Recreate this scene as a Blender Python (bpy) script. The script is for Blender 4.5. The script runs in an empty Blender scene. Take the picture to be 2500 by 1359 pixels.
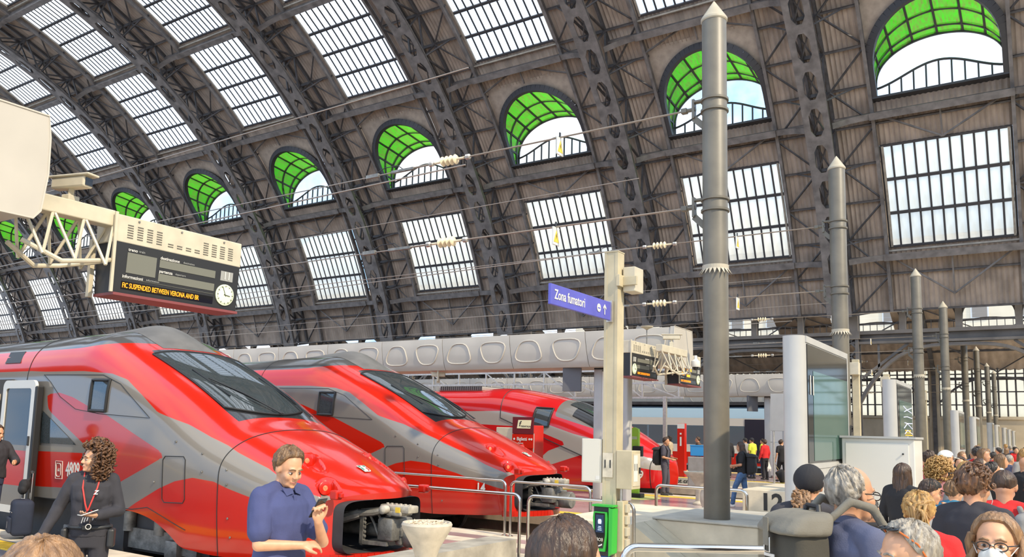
import bpy, bmesh, math, random
from mathutils import Vector, Matrix, Quaternion
random.seed(7)
C = bpy.data.collections.new('station'); bpy.context.scene.collection.children.link(C)
SC = bpy.context.scene
sin, cos, PI, R = math.sin, math.cos, math.pi, math.radians

# ------------------------------------------------------------------ camera
cam_d = bpy.data.cameras.new('camera'); cam = bpy.data.objects.new('camera', cam_d); C.objects.link(cam)
cam_d.sensor_fit = 'HORIZONTAL'; cam_d.sensor_width = 36.0
cam_d.lens = 1978.0/2500*36.0
cam_d.shift_x = (1250-1230)/2500; cam_d.shift_y = (812-679.5)/2500
cam_d.clip_start = 0.05; cam_d.clip_end = 2000
# rows: world axes seen from the camera (solved from the picture's three vanishing points)
def _ray(x, y): return Vector((x-1230.0, 812.0-y, -1978.0)).normalized()
_u = _ray(-1730, 972); _v = _ray(2545, 1080)
_z = _v.cross(_u).normalized()
_m = (_u+_v).normalized(); _n = (_v-_u).normalized()
_v2 = (_m+_n)/2**.5; _u2 = (_m-_n)/2**.5
cam.matrix_world = Matrix.Translation((0, 0, 1.9)) @ Matrix((-_u2, _v2, _z)).to_4x4()
SC.camera = cam

# ------------------------------------------------------------------ sky, sun, exposure
w = bpy.data.worlds.new('sky'); SC.world = w; w.use_nodes = True
nt = w.node_tree; nt.nodes.clear()
def wn(t, **k):
    n = nt.nodes.new(t)
    for a, b in k.items(): setattr(n, a, b)
    return n
wo = wn('ShaderNodeOutputWorld'); bg = wn('ShaderNodeBackground'); tc = wn('ShaderNodeTexCoord')
nz = wn('ShaderNodeTexNoise'); nz.inputs['Scale'].default_value = 3.2; nz.inputs['Detail'].default_value = 7; nz.inputs['Roughness'].default_value = .62
rp = wn('ShaderNodeValToRGB'); rp.color_ramp.elements[0].position = .42; rp.color_ramp.elements[1].position = .6
rp.color_ramp.elements[0].color = (.36, .62, 1.0, 1); rp.color_ramp.elements[1].color = (1.0, 1.0, 1.0, 1)
nt.links.new(tc.outputs['Generated'], nz.inputs['Vector']); nt.links.new(nz.outputs['Fac'], rp.inputs['Fac'])
nt.links.new(rp.outputs['Color'], bg.inputs['Color']); nt.links.new(bg.outputs[0], wo.inputs['Surface'])
bg.inputs['Strength'].default_value = 1.45
sun_d = bpy.data.lights.new('sun', 'SUN'); sun = bpy.data.objects.new('sun', sun_d); C.objects.link(sun)
sun_d.energy = 3.8; sun_d.angle = R(1.2); sun_d.color = (1.0, .86, .63)
sun_to = Vector((.72, -.17, .67)).normalized()            # towards the sun
sun.rotation_euler = sun_to.to_track_quat('Z', 'Y').to_euler()
SC.view_settings.view_transform = 'Standard'; SC.view_settings.look = 'None'
SC.view_settings.exposure = 0.42; SC.view_settings.gamma = 1.0; SC.view_settings.use_curve_mapping = False
SC.cycles.max_bounces = 8; SC.cycles.diffuse_bounces = 4; SC.cycles.glossy_bounces = 3
SC.cycles.transparent_max_bounces = 12; SC.cycles.transmission_bounces = 5
SC.cycles.sample_clamp_indirect = 6.0; SC.cycles.caustics_reflective = False; SC.cycles.caustics_refractive = False

# ------------------------------------------------------------------ materials
MATS = {}
def mat(name, col=(.5, .5, .5), rough=.5, metal=0.0, var=0.0, scale=6.0, bump=0.0, bscale=40.0, coat=0.0, emit=None, es=1.0, col2=None, detail=4.0, stretch=None, spec=None):
    """procedural principled material: base colour with noise variation towards col2, optional fine bump"""
    if name in MATS: return MATS[name]
    m = bpy.data.materials.new(name); m.use_nodes = True; t = m.node_tree; b = t.nodes['Principled BSDF']
    b.inputs['Base Color'].default_value = (*col, 1); b.inputs['Roughness'].default_value = rough; b.inputs['Metallic'].default_value = metal
    if spec is not None: b.inputs['Specular IOR Level'].default_value = spec
    if coat: b.inputs['Coat Weight'].default_value = coat; b.inputs['Coat Roughness'].default_value = .04
    if emit: b.inputs['Emission Color'].default_value = (*emit, 1); b.inputs['Emission Strength'].default_value = es
    if var or bump:
        co = t.nodes.new('ShaderNodeTexCoord'); src = co.outputs['Object']
        if stretch:
            mp = t.nodes.new('ShaderNodeMapping'); mp.inputs['Scale'].default_value = stretch
            t.links.new(src, mp.inputs['Vector']); src = mp.outputs['Vector']
        if var:
            n = t.nodes.new('ShaderNodeTexNoise'); n.inputs['Scale'].default_value = scale; n.inputs['Detail'].default_value = detail
            t.links.new(src, n.inputs['Vector'])
            r = t.nodes.new('ShaderNodeValToRGB'); r.color_ramp.elements[0].position = .3; r.color_ramp.elements[1].position = .7
            c2 = col2 or tuple(min(1, c*(1+var)) for c in col); c1 = col if col2 else tuple(c*(1-var) for c in col)
            r.color_ramp.elements[0].color = (*c1, 1); r.color_ramp.elements[1].color = (*c2, 1)
            t.links.new(n.outputs['Fac'], r.inputs['Fac']); t.links.new(r.outputs['Color'], b.inputs['Base Color'])
        if bump:
            n2 = t.nodes.new('ShaderNodeTexNoise'); n2.inputs['Scale'].default_value = bscale; n2.inputs['Detail'].default_value = 3
            t.links.new(src, n2.inputs['Vector'])
            bp = t.nodes.new('ShaderNodeBump'); bp.inputs['Strength'].default_value = bump; bp.inputs['Distance'].default_value = .02
            t.links.new(n2.outputs['Fac'], bp.inputs['Height']); t.links.new(bp.outputs['Normal'], b.inputs['Normal'])
    MATS[name] = m; return m

def glass_mat(name, transp, transl, gloss=.06, tr=.5, rough=.05, dirt=0.0, dscale=2.0, dcol=(.3, .28, .22)):
    """thin pane: light passes straight (transparent) and spread (translucent), with a faint gloss; optional dirt"""
    m = bpy.data.materials.new(name); m.use_nodes = True; t = m.node_tree; t.nodes.clear()
    N = lambda k: t.nodes.new(k); L = t.links.new
    o = N('ShaderNodeOutputMaterial'); a = N('ShaderNodeBsdfTransparent'); b = N('ShaderNodeBsdfTranslucent'); g = N('ShaderNodeBsdfGlossy')
    a.inputs['Color'].default_value = (*transp, 1); b.inputs['Color'].default_value = (*transl, 1); g.inputs['Roughness'].default_value = rough
    x = N('ShaderNodeMixShader'); x.inputs[0].default_value = tr; L(b.outputs[0], x.inputs[1]); L(a.outputs[0], x.inputs[2])
    y = N('ShaderNodeMixShader'); y.inputs[0].default_value = gloss; L(x.outputs[0], y.inputs[1]); L(g.outputs[0], y.inputs[2])
    if dirt:
        co = N('ShaderNodeTexCoord'); mp = N('ShaderNodeMapping'); n = N('ShaderNodeTexNoise'); n.inputs['Scale'].default_value = dscale; n.inputs['Detail'].default_value = 6
        mp.inputs['Scale'].default_value = (2.5, .6, .6)
        L(co.outputs['Object'], mp.inputs[0]); L(mp.outputs[0], n.inputs['Vector'])
        r = N('ShaderNodeValToRGB'); r.color_ramp.elements[0].position = .35; r.color_ramp.elements[1].position = .75
        r.color_ramp.elements[0].color = (*transl, 1); r.color_ramp.elements[1].color = (*[c*(1-dirt)+d*dirt for c, d in zip(transl, dcol)], 1)
        L(n.outputs['Fac'], r.inputs[0]); L(r.outputs[0], b.inputs['Color'])
        r2 = N('ShaderNodeValToRGB'); r2.color_ramp.elements[0].position = .35; r2.color_ramp.elements[1].position = .75
        r2.color_ramp.elements[0].color = (*transp, 1); r2.color_ramp.elements[1].color = (*[c*(1-dirt)+d*dirt for c, d in zip(transp, dcol)], 1)
        L(n.outputs['Fac'], r2.inputs[0]); L(r2.outputs[0], a.inputs['Color'])
    L(y.outputs[0], o.inputs['Surface']); MATS[name] = m; return m

# ------------------------------------------------------------------ mesh builder
class MB:
    """collects shapes into ONE mesh"""
    def __init__(s): s.v = []; s.f = []; s.mi = []; s.cur = 0
    def add(s, vs, fs):
        o = len(s.v); s.v += [tuple(p) for p in vs]; s.f += [tuple(i+o for i in f) for f in fs]; s.mi += [s.cur]*len(fs); return s
    def box(s, a, b, M=None):
        (x0, y0, z0), (x1, y1, z1) = a, b
        vs = [(x0,y0,z0),(x1,y0,z0),(x1,y1,z0),(x0,y1,z0),(x0,y0,z1),(x1,y0,z1),(x1,y1,z1),(x0,y1,z1)]
        if M is not None: vs = [M @ Vector(p) for p in vs]
        return s.add(vs, [(0,3,2,1),(4,5,6,7),(0,1,5,4),(1,2,6,5),(2,3,7,6),(3,0,4,7)])
    def rbox(s, a, b, r=.01, seg=2, M=None):
        """box with rounded edges"""
        bm = bmesh.new(); bmesh.ops.create_cube(bm, size=1)
        c = [(p+q)/2 for p, q in zip(a, b)]; d = [abs(q-p) for p, q in zip(a, b)]
        for v in bm.verts: v.co = Vector((v.co.x*d[0]+c[0], v.co.y*d[1]+c[1], v.co.z*d[2]+c[2]))
        bmesh.ops.bevel(bm, geom=bm.edges[:], offset=min(r, min(d)*.49), segments=seg, affect='EDGES', profile=.5)
        return s.bm(bm, M)
    def bm(s, bm, M=None):
        bm.verts.index_update()
        vs = [(M @ v.co) if M is not None else v.co for v in bm.verts]
        s.add(vs, [tuple(v.index for v in f.verts) for f in bm.faces]); bm.free(); return s
    def beam(s, p, q, w, h=None, up=(0, 0, 1)):
        """rectangular bar from p to q"""
        p, q = Vector(p), Vector(q); h = h or w; d = (q-p).normalized(); u = Vector(up)
        sd = d.cross(u)
        if sd.length < 1e-4: sd = d.cross(Vector((1, 0, 0)))
        sd.normalize(); u = sd.cross(d)
        vs = [c+sd*(a*w/2)+u*(b*h/2) for c in (p, q) for a, b in ((-1,-1),(1,-1),(1,1),(-1,1))]
        return s.add(vs, [(3,2,1,0),(4,5,6,7),(0,1,5,4),(1,2,6,5),(2,3,7,6),(3,0,4,7)])
    def tube(s, pts, r, n=10, close=False, caps=True):
        """round tube along pts; r one radius or one for each point"""
        P = [Vector(p) for p in pts]; k = len(P); rs = r if isinstance(r, (list, tuple)) else [r]*k
        t0 = (P[1]-P[0]).normalized(); a = t0.cross(Vector((0, 0, 1)))
        if a.length < 1e-3: a = t0.cross(Vector((1, 0, 0)))
        a.normalize(); o = len(s.v); vs = []
        for i in range(k):
            if close: t = (P[(i+1) % k]-P[i-1]).normalized()
            else: t = (P[min(i+1, k-1)]-P[max(i-1, 0)]).normalized()
            a = (a-t*a.dot(t)).normalized(); b = t.cross(a)
            vs += [P[i]+(a*cos(2*PI*j/n)+b*sin(2*PI*j/n))*rs[i] for j in range(n)]
        fs = []
        for i in range(k if close else k-1):
            i2 = (i+1) % k
            for j in range(n):
                j2 = (j+1) % n; fs.append((i*n+j, i*n+j2, i2*n+j2, i2*n+j))
        if caps and not close: fs += [tuple(range(n-1, -1, -1)), tuple((k-1)*n+j for j in range(n))]
        return s.add(vs, fs)
    def lathe(s, prof, n=24, M=None, cap=True):
        """prof: (radius, z) list turned about z"""
        vs = []; fs = []
        for r, z in prof: vs += [Vector((r*cos(2*PI*j/n), r*sin(2*PI*j/n), z)) for j in range(n)]
        for i in range(len(prof)-1):
            for j in range(n):
                j2 = (j+1) % n; fs.append((i*n+j, i*n+j2, (i+1)*n+j2, (i+1)*n+j))
        if cap: fs += [tuple(range(n-1, -1, -1)), tuple((len(prof)-1)*n+j for j in range(n))]
        if M is not None: vs = [M @ p for p in vs]
        return s.add(vs, fs)
    def prism(s, poly, a, b, f):
        """polygon (2-d) swept from a to b; f(u, v, t) gives the 3-d point"""
        n = len(poly)
        vs = [f(u, v, a) for u, v in poly]+[f(u, v, b) for u, v in poly]
        return s.add(vs, [tuple(range(n-1, -1, -1)), tuple(range(n, 2*n))]+[(i, (i+1) % n, n+(i+1) % n, n+i) for i in range(n)])
    def grid(s, rows, wrap=False):
        """rows: list of equally long lists of points"""
        m = len(rows[0]); vs = [p for r in rows for p in r]; fs = []
        for i in range(len(rows)-1):
            for j in range(m if wrap else m-1):
                j2 = (j+1) % m; fs.append((i*m+j, i*m+j2, (i+1)*m+j2, (i+1)*m+j))
        return s.add(vs, fs)
    def mesh(s, name, mats, smooth=False, sharp=None):
        me = bpy.data.meshes.new(name); me.from_pydata([tuple(v) for v in s.v], [], s.f)
        mats = mats if isinstance(mats, (list, tuple)) else [mats]
        for m in mats: me.materials.append(m)
        if len(mats) > 1: me.polygons.foreach_set('material_index', s.mi)
        bm = bmesh.new(); bm.from_mesh(me); bmesh.ops.recalc_face_normals(bm, faces=bm.faces[:]); bm.to_mesh(me); bm.free()
        if smooth:
            me.polygons.foreach_set('use_smooth', [True]*len(me.polygons))
            me.set_sharp_from_angle(angle=R(sharp if sharp else 40))
        me.update(); return me
    def build(s, name, mats, parent=None, smooth=False, sharp=None, **k):
        return link(name, s.mesh(name, mats, smooth, sharp), parent, **k)

def link(name, data, parent=None, label=None, cat=None, group=None, kind=None, loc=None, rot=None, M=None):
    o = bpy.data.objects.new(name, data); C.objects.link(o)
    if parent is not None: o.parent = parent
    if loc is not None: o.location = loc
    if rot is not None: o.rotation_euler = rot
    if M is not None: o.matrix_local = M
    if label: o['label'] = label
    if cat: o['category'] = cat
    if group: o['group'] = group
    if kind: o['kind'] = kind
    return o
def thing(name, label, cat, loc=(0, 0, 0), rz=0.0, group=None, kind=None):
    return link(name, None, None, label, cat, group, kind, loc, (0, 0, rz))
def copy_tree(o, parent=None, label=None, group=None):
    c = o.copy(); C.objects.link(c); c.parent = parent
    if label: c['label'] = label
    if group: c['group'] = group
    for ch in KIDS(o): copy_tree(ch, c)
    return c
def KIDS(o): return [x for x in list(o.children)]
def text_mb(mb, s, size, M, depth=.004, align='CENTER', bold=0.0, sx=1.0, shear=0.0):
    """lettering as flat raised mesh; M places the text's x-y plane"""
    cu = bpy.data.curves.new('t', 'FONT'); cu.body = s; cu.size = size; cu.align_x = align; cu.align_y = 'CENTER'
    cu.extrude = depth/2; cu.offset = bold*size; cu.shear = shear; cu.resolution_u = 3
    ob = bpy.data.objects.new('t', cu); me = bpy.data.meshes.new_from_object(ob)
    S = Matrix.Diagonal((sx, 1, 1, 1))
    mb.add([M @ (S @ v.co) for v in me.vertices], [tuple(p.vertices) for p in me.polygons])
    bpy.data.objects.remove(ob); bpy.data.curves.remove(cu); bpy.data.meshes.remove(me); return mb
def frame_M(o, x, y):
    """matrix with origin o, x axis x, y axis y"""
    x = Vector(x).normalized(); y = Vector(y); y = (y-x*y.dot(x)).normalized(); z = x.cross(y)
    return Matrix((( x.x, y.x, z.x, o[0]), (x.y, y.y, z.y, o[1]), (x.z, y.z, z.z, o[2]), (0, 0, 0, 1)))
# ------------------------------------------------------------------ the hall: a big iron and glass vault, its axis along x
YC, RS = 18.7, 35.5                 # centre line and radius of the shell
def A(x, deg, r): return Vector((x, YC+r*cos(R(deg)), r*sin(R(deg))))
iron = mat('iron', (.085, .076, .074), .55, var=.35, scale=2.5)
iron2 = mat('iron_light', (.17, .148, .135), .55, var=.35, scale=2.0)
deckm = mat('deck', (.40, .315, .25), .75, var=.3, scale=1.2, stretch=(1, .5, .5))
framem = mat('frame_bar', (.045, .042, .045), .5)
trimm = mat('skylight_trim', (.34, .29, .23), .5, var=.25, scale=3)
sky_pane = glass_mat('skylight_glass', (.90, .93, .97), (.93, .96, 1.0), .05, .45, dirt=.28, dscale=3.0, dcol=(.55, .55, .5))
low_pane = glass_mat('lower_glass', (.93, .92, .87), (.97, .95, .88), .04, .40, dirt=.30, dscale=1.2, dcol=(.62, .54, .40))
clear_pane = glass_mat('clear_glass', (.95, .97, 1.0), (.8, .9, 1.0), .05, .93, .02)
green_pane = glass_mat('green_glass', (.045, .36, .012), (.07, .48, .02), .03, .5, dirt=.85, dscale=3.5, dcol=(.16, .15, .04))

ceiling = thing('ceiling', 'curved iron roof of the great train hall with corrugated brown decking', 'roof', kind='structure')
STEP = 3.6                          # purlin spacing in degrees
A0 = 15.6
NK = 11                             # bays k = 0..10, centre x = -4-12k ; ribs at -10-12k
XC = lambda k: -4-12*k
HW = 3.25
SKY = [(48.4, 59.7), (61.3, 72.6), (74.2, 85.5)]
SILL, LOWT, LOWB = 35.5, 31.4, 21.8
def cell_open(ax, amid):
    """is this part of a bay (|x| from its centre, angle) an opening?"""
    if ax < HW:
        for a, b in SKY:
            if a < amid < b: return True
        if LOWB < amid < LOWT: return True
        if SILL < amid < 44.9: return True
    return False
# --- corrugated decking, one panel for each bay
brk = sorted(set([A0+i*STEP/2 for i in range(int((101-A0)/(STEP/2))+1)]+[a for p in SKY for a in p]+[SILL, LOWT, LOWB, 44.9]))
deck_cache = {}
def deck_mesh(fine):
    if fine in deck_cache: return deck_cache[fine]
    mb = MB(); wl = .26 if fine else .5
    edges = [-6, -HW, HW, 6]
    for e0, e1 in zip(edges, edges[1:]):
        n = int(round((e1-e0)/wl))*4
        xs = [e0+(e1-e0)*i/n for i in range(n+1)]
        off = [.055*(1, .2, -1, .2)[i % 4] for i in range(n+1)]
        mid = abs((e0+e1)/2)
        run = []
        def flush():
            if len(run) > 1: mb.grid([[A(x, a, RS+.06+o) for x, o in zip(xs, off)] for a in run])
        for a, b in zip(brk, brk[1:]):
            if cell_open(mid, (a+b)/2): flush(); run.clear()
            else:
                if not run: run.append(a)
                run.append(b)
        flush()
    deck_cache[fine] = mb.mesh('roof_decking', deckm, True, 80); return deck_cache[fine]
# --- rib: inner plate girder with eight-sided holes, lattice webs out to the shell
def rib_meshes():
    ri, t = 33.55, .09; W, hw = .70, .36
    m1, m2 = MB(), MB()
    n = int((101-A0)/STEP)
    def oct(i, r):
        a = A0+i*STEP; b = a+STEP; g = .12*STEP
        ch = .30*STEP
        out = [(-W, a), (W, a), (W, b), (-W, b)]
        inn = [(-.14, a+g), (.14, a+g), (hw, a+ch), (hw, b-ch), (.14, b-g), (-.14, b-g), (-hw, b-ch), (-hw, a+ch)]
        return out, inn
    for i in range(n):
        out, inn = oct(i, ri)
        for r in (ri, ri+t):
            vs = [A(x, d, r) for x, d in out]+[A(x, d, r) for x, d in inn]
            m1.add(vs, [(0,1,5,4), (1,6,5), (1,2,7,6), (2,8,7), (2,3,9,8), (3,10,9), (3,0,11,10), (0,4,11)])
        k = 8
        vs = [A(x, d, ri) for x, d in inn]+[A(x, d, ri+t) for x, d in inn]
        m1.add(vs, [(j, (j+1) % k, k+(j+1) % k, k+j) for j in range(k)])
        a = A0+i*STEP; b = a+STEP
        for sx in (-1, 1):
            m1.add([A(sx*W, a, ri), A(sx*W, b, ri), A(sx*W, b, ri+.22), A(sx*W, a, ri+.22)], [(0,1,2,3)])
            # web lattice
            x = sx*.55
            p, q = (A(x, a, ri+.1), A(x, b, RS-.1)) if i % 2 == 0 else (A(x, a, RS-.1), A(x, b, ri+.1))
            m2.beam(p, q, .10, .13, (1, 0, 0))
            m2.beam(A(x, a, ri+.1), A(x, a, RS-.05), .09, .11, (1, 0, 0))
            m2.beam(A(x, a, RS-.12), A(x, b, RS-.12), .22, .16, (1, 0, 0))
            # short struts that spread to the decking
            if i % 2 == 0: m2.beam(A(sx*.6, a, ri+.25), A(sx*1.9, a, RS-.15), .09, .09)
            m2.beam(A(sx*.62, a, ri+.1), A(sx*.62, b, ri+.1), .05, .2, (1, 0, 0))
        m2.beam(A(-.55, a, RS-.15), A(.55, a, RS-.15), .1, .2)
        m2.beam(A(-.45, a, ri+.5), A(.45, b, ri+.5), .07, .07); m2.beam(A(.45, a, ri+.5), A(-.45, b, ri+.5), .07, .07)
    return m1.mesh('inner_girder', iron2), m2.mesh('lattice_web', iron)
rib_a, rib_b = rib_meshes()
# --- purlins and frame girders of one bay
def purlin_mesh():
    mb = MB(); n = int((100-A0)/STEP)
    for i in range(n+1):
        a = A0+i*STEP
        for x0, x1 in ((-5.4, -HW), (HW, 5.4)): mb.beam(A(x0, a, RS-.10), A(x1, a, RS-.10), .10, .20, A(0, a, 1)-A(0, a, 0))
        if not cell_open(0, a): mb.beam(A(-HW, a, RS-.10), A(HW, a, RS-.10), .10, .20, A(0, a, 1)-A(0, a, 0))
        if i % 2 == 0 and i+2 <= n:
            for s in (-1, 1):
                mb.beam(A(s*5.4, a, RS-.22), A(s*HW, a+STEP, RS-.22), .10, .08); mb.beam(A(s*HW, a+STEP, RS-.22), A(s*5.4, a+2*STEP, RS-.22), .10, .08)
    return mb.mesh('purlins', iron)
def frame_girders():
    mb = MB()
    for s in (-1, 1):
        d = [A0+i*1.2 for i in range(int((101-A0)/1.2)+1)]
        for a, b in zip(d, d[1:]): mb.beam(A(s*(HW+.09), a, RS-.28), A(s*(HW+.09), b, RS-.28), .30, .18, (1, 0, 0))
    for a in (SILL-.9, 46.9, 60.5, 73.4, LOWB-.8, 86.3):
        up = A(0, a, 1)-A(0, a, 0)
        mb.beam(A(-HW-.2, a, RS-.55), A(HW+.2, a, RS-.55), .12, .75, up)
        mb.beam(A(-HW-.2, a, RS-.9), A(HW+.2, a, RS-.9), .40, .06, up)
        for s in (-1, 1):                              # curved haunch down to the rib
            pts = [(HW+.1, .78), (HW+.7, .85), (HW+1.3, 1.0), (5.3, 1.45)]
            for (x0, d0), (x1, d1) in zip(pts, pts[1:]): mb.beam(A(s*x0, a, RS-d0), A(s*x1, a, RS-d1), .34, .1, up)
            mb.beam(A(s*HW, a, RS-.25), A(s*5.4, a, RS-.25), .1, .25, up)
    for a, b in ((44.95, 46.9), (SILL-.9, LOWT+.2), (LOWB-.8, 17.0)):  # wind bracing in the closed strips
        m = (a+b)/2
        mb.beam(A(-HW, a, RS-.35), A(0, b, RS-.35), .09, .09); mb.beam(A(HW, a, RS-.35), A(0, b, RS-.35), .09, .09)
        mb.beam(A(0, a, RS-.35), A(0, b, RS-.35), .09, .09)
    return mb.mesh('frame_girders', iron2)
pm, fg = purlin_mesh(), frame_girders()
for k in range(-1, NK):
    if k >= 0:
        link('roof_decking', deck_mesh(k < 5), ceiling, loc=(XC(k), 0, 0))
        link('purlins', pm, ceiling, loc=(XC(k), 0, 0)); link('frame_girders', fg, ceiling, loc=(XC(k), 0, 0))
    r = link('roof_rib', rib_a, ceiling, loc=(XC(k)-6, 0, 0)); link('lattice_web', rib_b, r)
# --- glazing
WN = [0]
def win(label_kind='window'):
    WN[0] += 1; return WN[0]
def panel_window(k, a0, a1, rows, cols, r, pm_, lab, lowtrim):
    """flat-paned window set in the curve: frame, bars and single panes"""
    o = link('window_%d' % win(), None, None, lab, 'window', kind='structure', loc=(XC(k), 0, 0))
    mb = MB(); ww = HW-.06; da = (a1-a0)/rows; dx = 2*ww/cols
    for i in range(rows+1):
        a = a0+i*da; up = A(0, a, 1)-A(0, a, 0)
        mb.beam(A(-ww, a, r-.05), A(ww, a, r-.05), .17 if 0 < i < rows else .12, .2, up)
    for j in range(cols+1):
        for i in range(rows): mb.beam(A(-ww+j*dx, a0+i*da, r), A(-ww+j*dx, a0+(i+1)*da, r), .055, .10, (1, 0, 0))
    mb.build('frame', framem, o)
    tb = MB()
    for s in (-1, 1):
        for i in range(rows*2): tb.beam(A(s*(ww-.12), a0+i*da/2, r-.16), A(s*(ww-.12), a0+(i+1)*da/2, r-.16), .10, .12, (1, 0, 0))
    tb.beam(A(-ww-.1, a0-.35, r-.32), A(ww+.1, a0-.35, r-.32), .10, .10)
    tb.build('sill_trim', trimm, o)
    p0, p1 = A(0, a0, r), A(0, a0+da, r); L = (p1-p0).length
    if k < 7 and lowtrim >= 0:
        key = (round(L, 3), round(dx, 3), pm_.name)
        if key not in pane_cache: pane_cache[key] = MB().box((-dx/2+.02, -L/2+.02, -.008), (dx/2-.02, L/2-.02, .008)).mesh('pane', pm_)
        me = pane_cache[key]
        for i in range(rows):
            a = a0+(i+.5)*da; c = (A(0, a-da/2, r)+A(0, a+da/2, r))/2; y = A(0, a+da/2, r)-A(0, a-da/2, r)
            for j in range(cols):
                link('pane', me, o, M=frame_M((-ww+(j+.5)*dx, c.y, c.z), (1, 0, 0), y))
    else:
        g = MB()
        for i in range(rows):
            for j in range(cols):
                x0, x1 = -ww+j*dx+.02, -ww+(j+1)*dx-.02; b0, b1 = a0+i*da+.03, a0+(i+1)*da-.03
                g.add([A(x0, b0, r), A(x1, b0, r), A(x1, b1, r), A(x0, b1, r)], [(0, 1, 2, 3)])
        g.build('panes', pm_, o, kind='stuff')
    return o
pane_cache = {}
ORD = ['first', 'second', 'third', 'fourth', 'fifth', 'sixth', 'seventh', 'eighth', 'ninth', 'tenth', 'eleventh']
for k in range(NK):
    b = ORD[k]+' bay of the vault from the concourse'
    panel_window(k, *SKY[0], 4, 11, RS+.12, sky_pane, 'white glazed skylight just above the green dormer, '+b, 1)
    panel_window(k, *SKY[1], 4, 13, RS+.12, sky_pane, 'white glazed skylight in the second row up, '+b, 1 if k > 2 else -1)
    panel_window(k, *SKY[2], 4, 13, RS+.12, sky_pane, 'white glazed skylight near the crown, '+b, -1)
    panel_window(k, LOWB, LOWT, 3, 11, RS+.05, low_pane, 'dusty white window below the green dormer, '+b, 1)
# mirrored crown skylights on the near side of the crown
# --- green dormers
ZS, ZB, ZT, YF = 21.75, 20.75, 24.05, 48.0
def dprof(n):
    """barrel outline, left sill - over the arch - right sill"""
    pts = [(-3.2, ZB), (-3.2, (ZB+ZS)/2), (-3.2, ZS)]
    for i in range(1, n): th = PI-PI*i/n; pts.append((3.2*cos(th), ZS+(ZT-ZS)*abs(sin(th))**.92))
    return pts+[(3.2, ZS), (3.2, (ZB+ZS)/2), (3.2, ZB)]
def yshell(z, r=35.3): return YC+math.sqrt(max(r*r-z*z, 0))
dp = dprof(8)                      # 8 fields round the arch
def lerp(a, b, t): return a+(b-a)*t
ROWS = (0.0, .42, .80, 1.0)
def dpoint(p, t):
    zz = p[1]+(1-t)*.55*max(0, (p[1]-ZB)/(ZT-ZB))     # the barrel rises towards the hall
    return Vector((p[0], lerp(yshell(zz), YF, t), zz))
dpf = dprof(32)
def dormer_meshes():
    mb = MB()
    for t, wd in ((0.0, .42), (.42, .12), (.80, .14), (1.0, .2)):
        for p, q in zip(dpf, dpf[1:]): mb.beam(dpoint(p, t), dpoint(q, t), wd, .12 if t else .3, (0, 1, 0))
    for p in dp[2:-2]: mb.beam(dpoint(p, 0), dpoint(p, 1), .11, .12)
    for s in (-1, 1):
        for z in (ZB, ZS): mb.beam(dpoint((s*3.2, z), 0), dpoint((s*3.2, z), 1), .1, .1)
        mb.beam(dpoint((s*3.2, ZB), 0), dpoint((s*3.2, ZS), 1), .06, .06)
    mb.box((-3.35, 47.1, ZB-.12), (3.35, YF+.2, ZB))
    fr = mb.mesh('dormer_frame', framem)
    # spandrel sheet between the arch and the straight edges of the opening
    sp = MB()
    aT = 45.15
    def on(x, d): return A(x*1.035, d, RS+.04)
    arcp = [p for p in dpf]
    for p, q in zip(arcp, arcp[1:]):
        a, b = (math.degrees(math.asin(dpoint(v_, 0).z/35.3)) for v_ in (p, q))
        if abs(p[0]) >= 3.19 and abs(q[0]) >= 3.19: continue
        sp.add([on(p[0], a), on(q[0], b), on(q[0], aT), on(p[0], aT)], [(0, 1, 2, 3)])
    spm = sp.mesh('spandrel', mat('spandrel', (.40, .32, .25), .7, var=.2, scale=2))
    # clear front glazing bars
    rl = MB(); n = 12; w2 = 3.1
    hump = lambda x: ZB+1.05+.72*cos(x/w2*PI*.5)**2*(1 if abs(x) < w2 else 0)-.28*(abs(x)/w2)**2
    xs = [-w2+2*w2*i/24 for i in range(25)]
    rl.tube([(x, YF, hump(x)) for x in xs], .065, 6)
    for i in range(1, 10): x = -w2+2*w2*i/10; rl.beam((x, YF, ZB), (x, YF, hump(x)), .085, .085)
    rlm = rl.mesh('railing_bars', framem)
    panes = []
    P2 = dp[1:-1]
    for p, q in zip(dp, dp[1:]):
        if p[0] == q[0]: continue
        for t0, t1 in zip(ROWS, ROWS[1:]):
            a, b, c, d = dpoint(p, t0), dpoint(q, t0), dpoint(q, t1), dpoint(p, t1); m = (a+b+c+d)/4
            m_ = MB().add([m+(v-m)*.95 for v in (a, b, c, d)], [(0, 1, 2, 3)]).mesh('pane', green_pane); panes.append(m_)
    for s in (-1, 1):
        for t0, t1 in zip(ROWS, ROWS[1:]):
            p, q = (s*3.2, ZB), (s*3.2, ZS)
            panes.append(MB().add([dpoint(p, t0), dpoint(q, t0), dpoint(q, t1), dpoint(p, t1)], [(0, 1, 2, 3)]).mesh('pane', green_pane))
    fp = MB(); c = (0, YF+.03, ZB+1)
    fp.add([(x, YF+.03, z) for x, z in dpf], [tuple(range(len(dpf)))])
    return fr, spm, rlm, panes, fp.mesh('clear_pane', clear_pane)
DM = dormer_meshes()
for k in range(NK):
    o = link('window_%d' % win(), None, None, 'green glass arched dormer with a railing pattern, '+ORD[k]+' bay of the vault from the concourse', 'window', kind='structure', loc=(XC(k), 0, 0))
    link('dormer_frame', DM[0], o); link('spandrel', DM[1], o); link('railing_bars', DM[2], o); link('clear_pane', DM[4], o)
    if k < 7:
        for m in DM[3]: link('pane', m, o)
    else:
        mb = MB()
        for m in DM[3]: mb.add([v.co for v in m.vertices], [tuple(p.vertices) for p in m.polygons])
        mb.build('panes', green_pane, o, kind='stuff')

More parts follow.
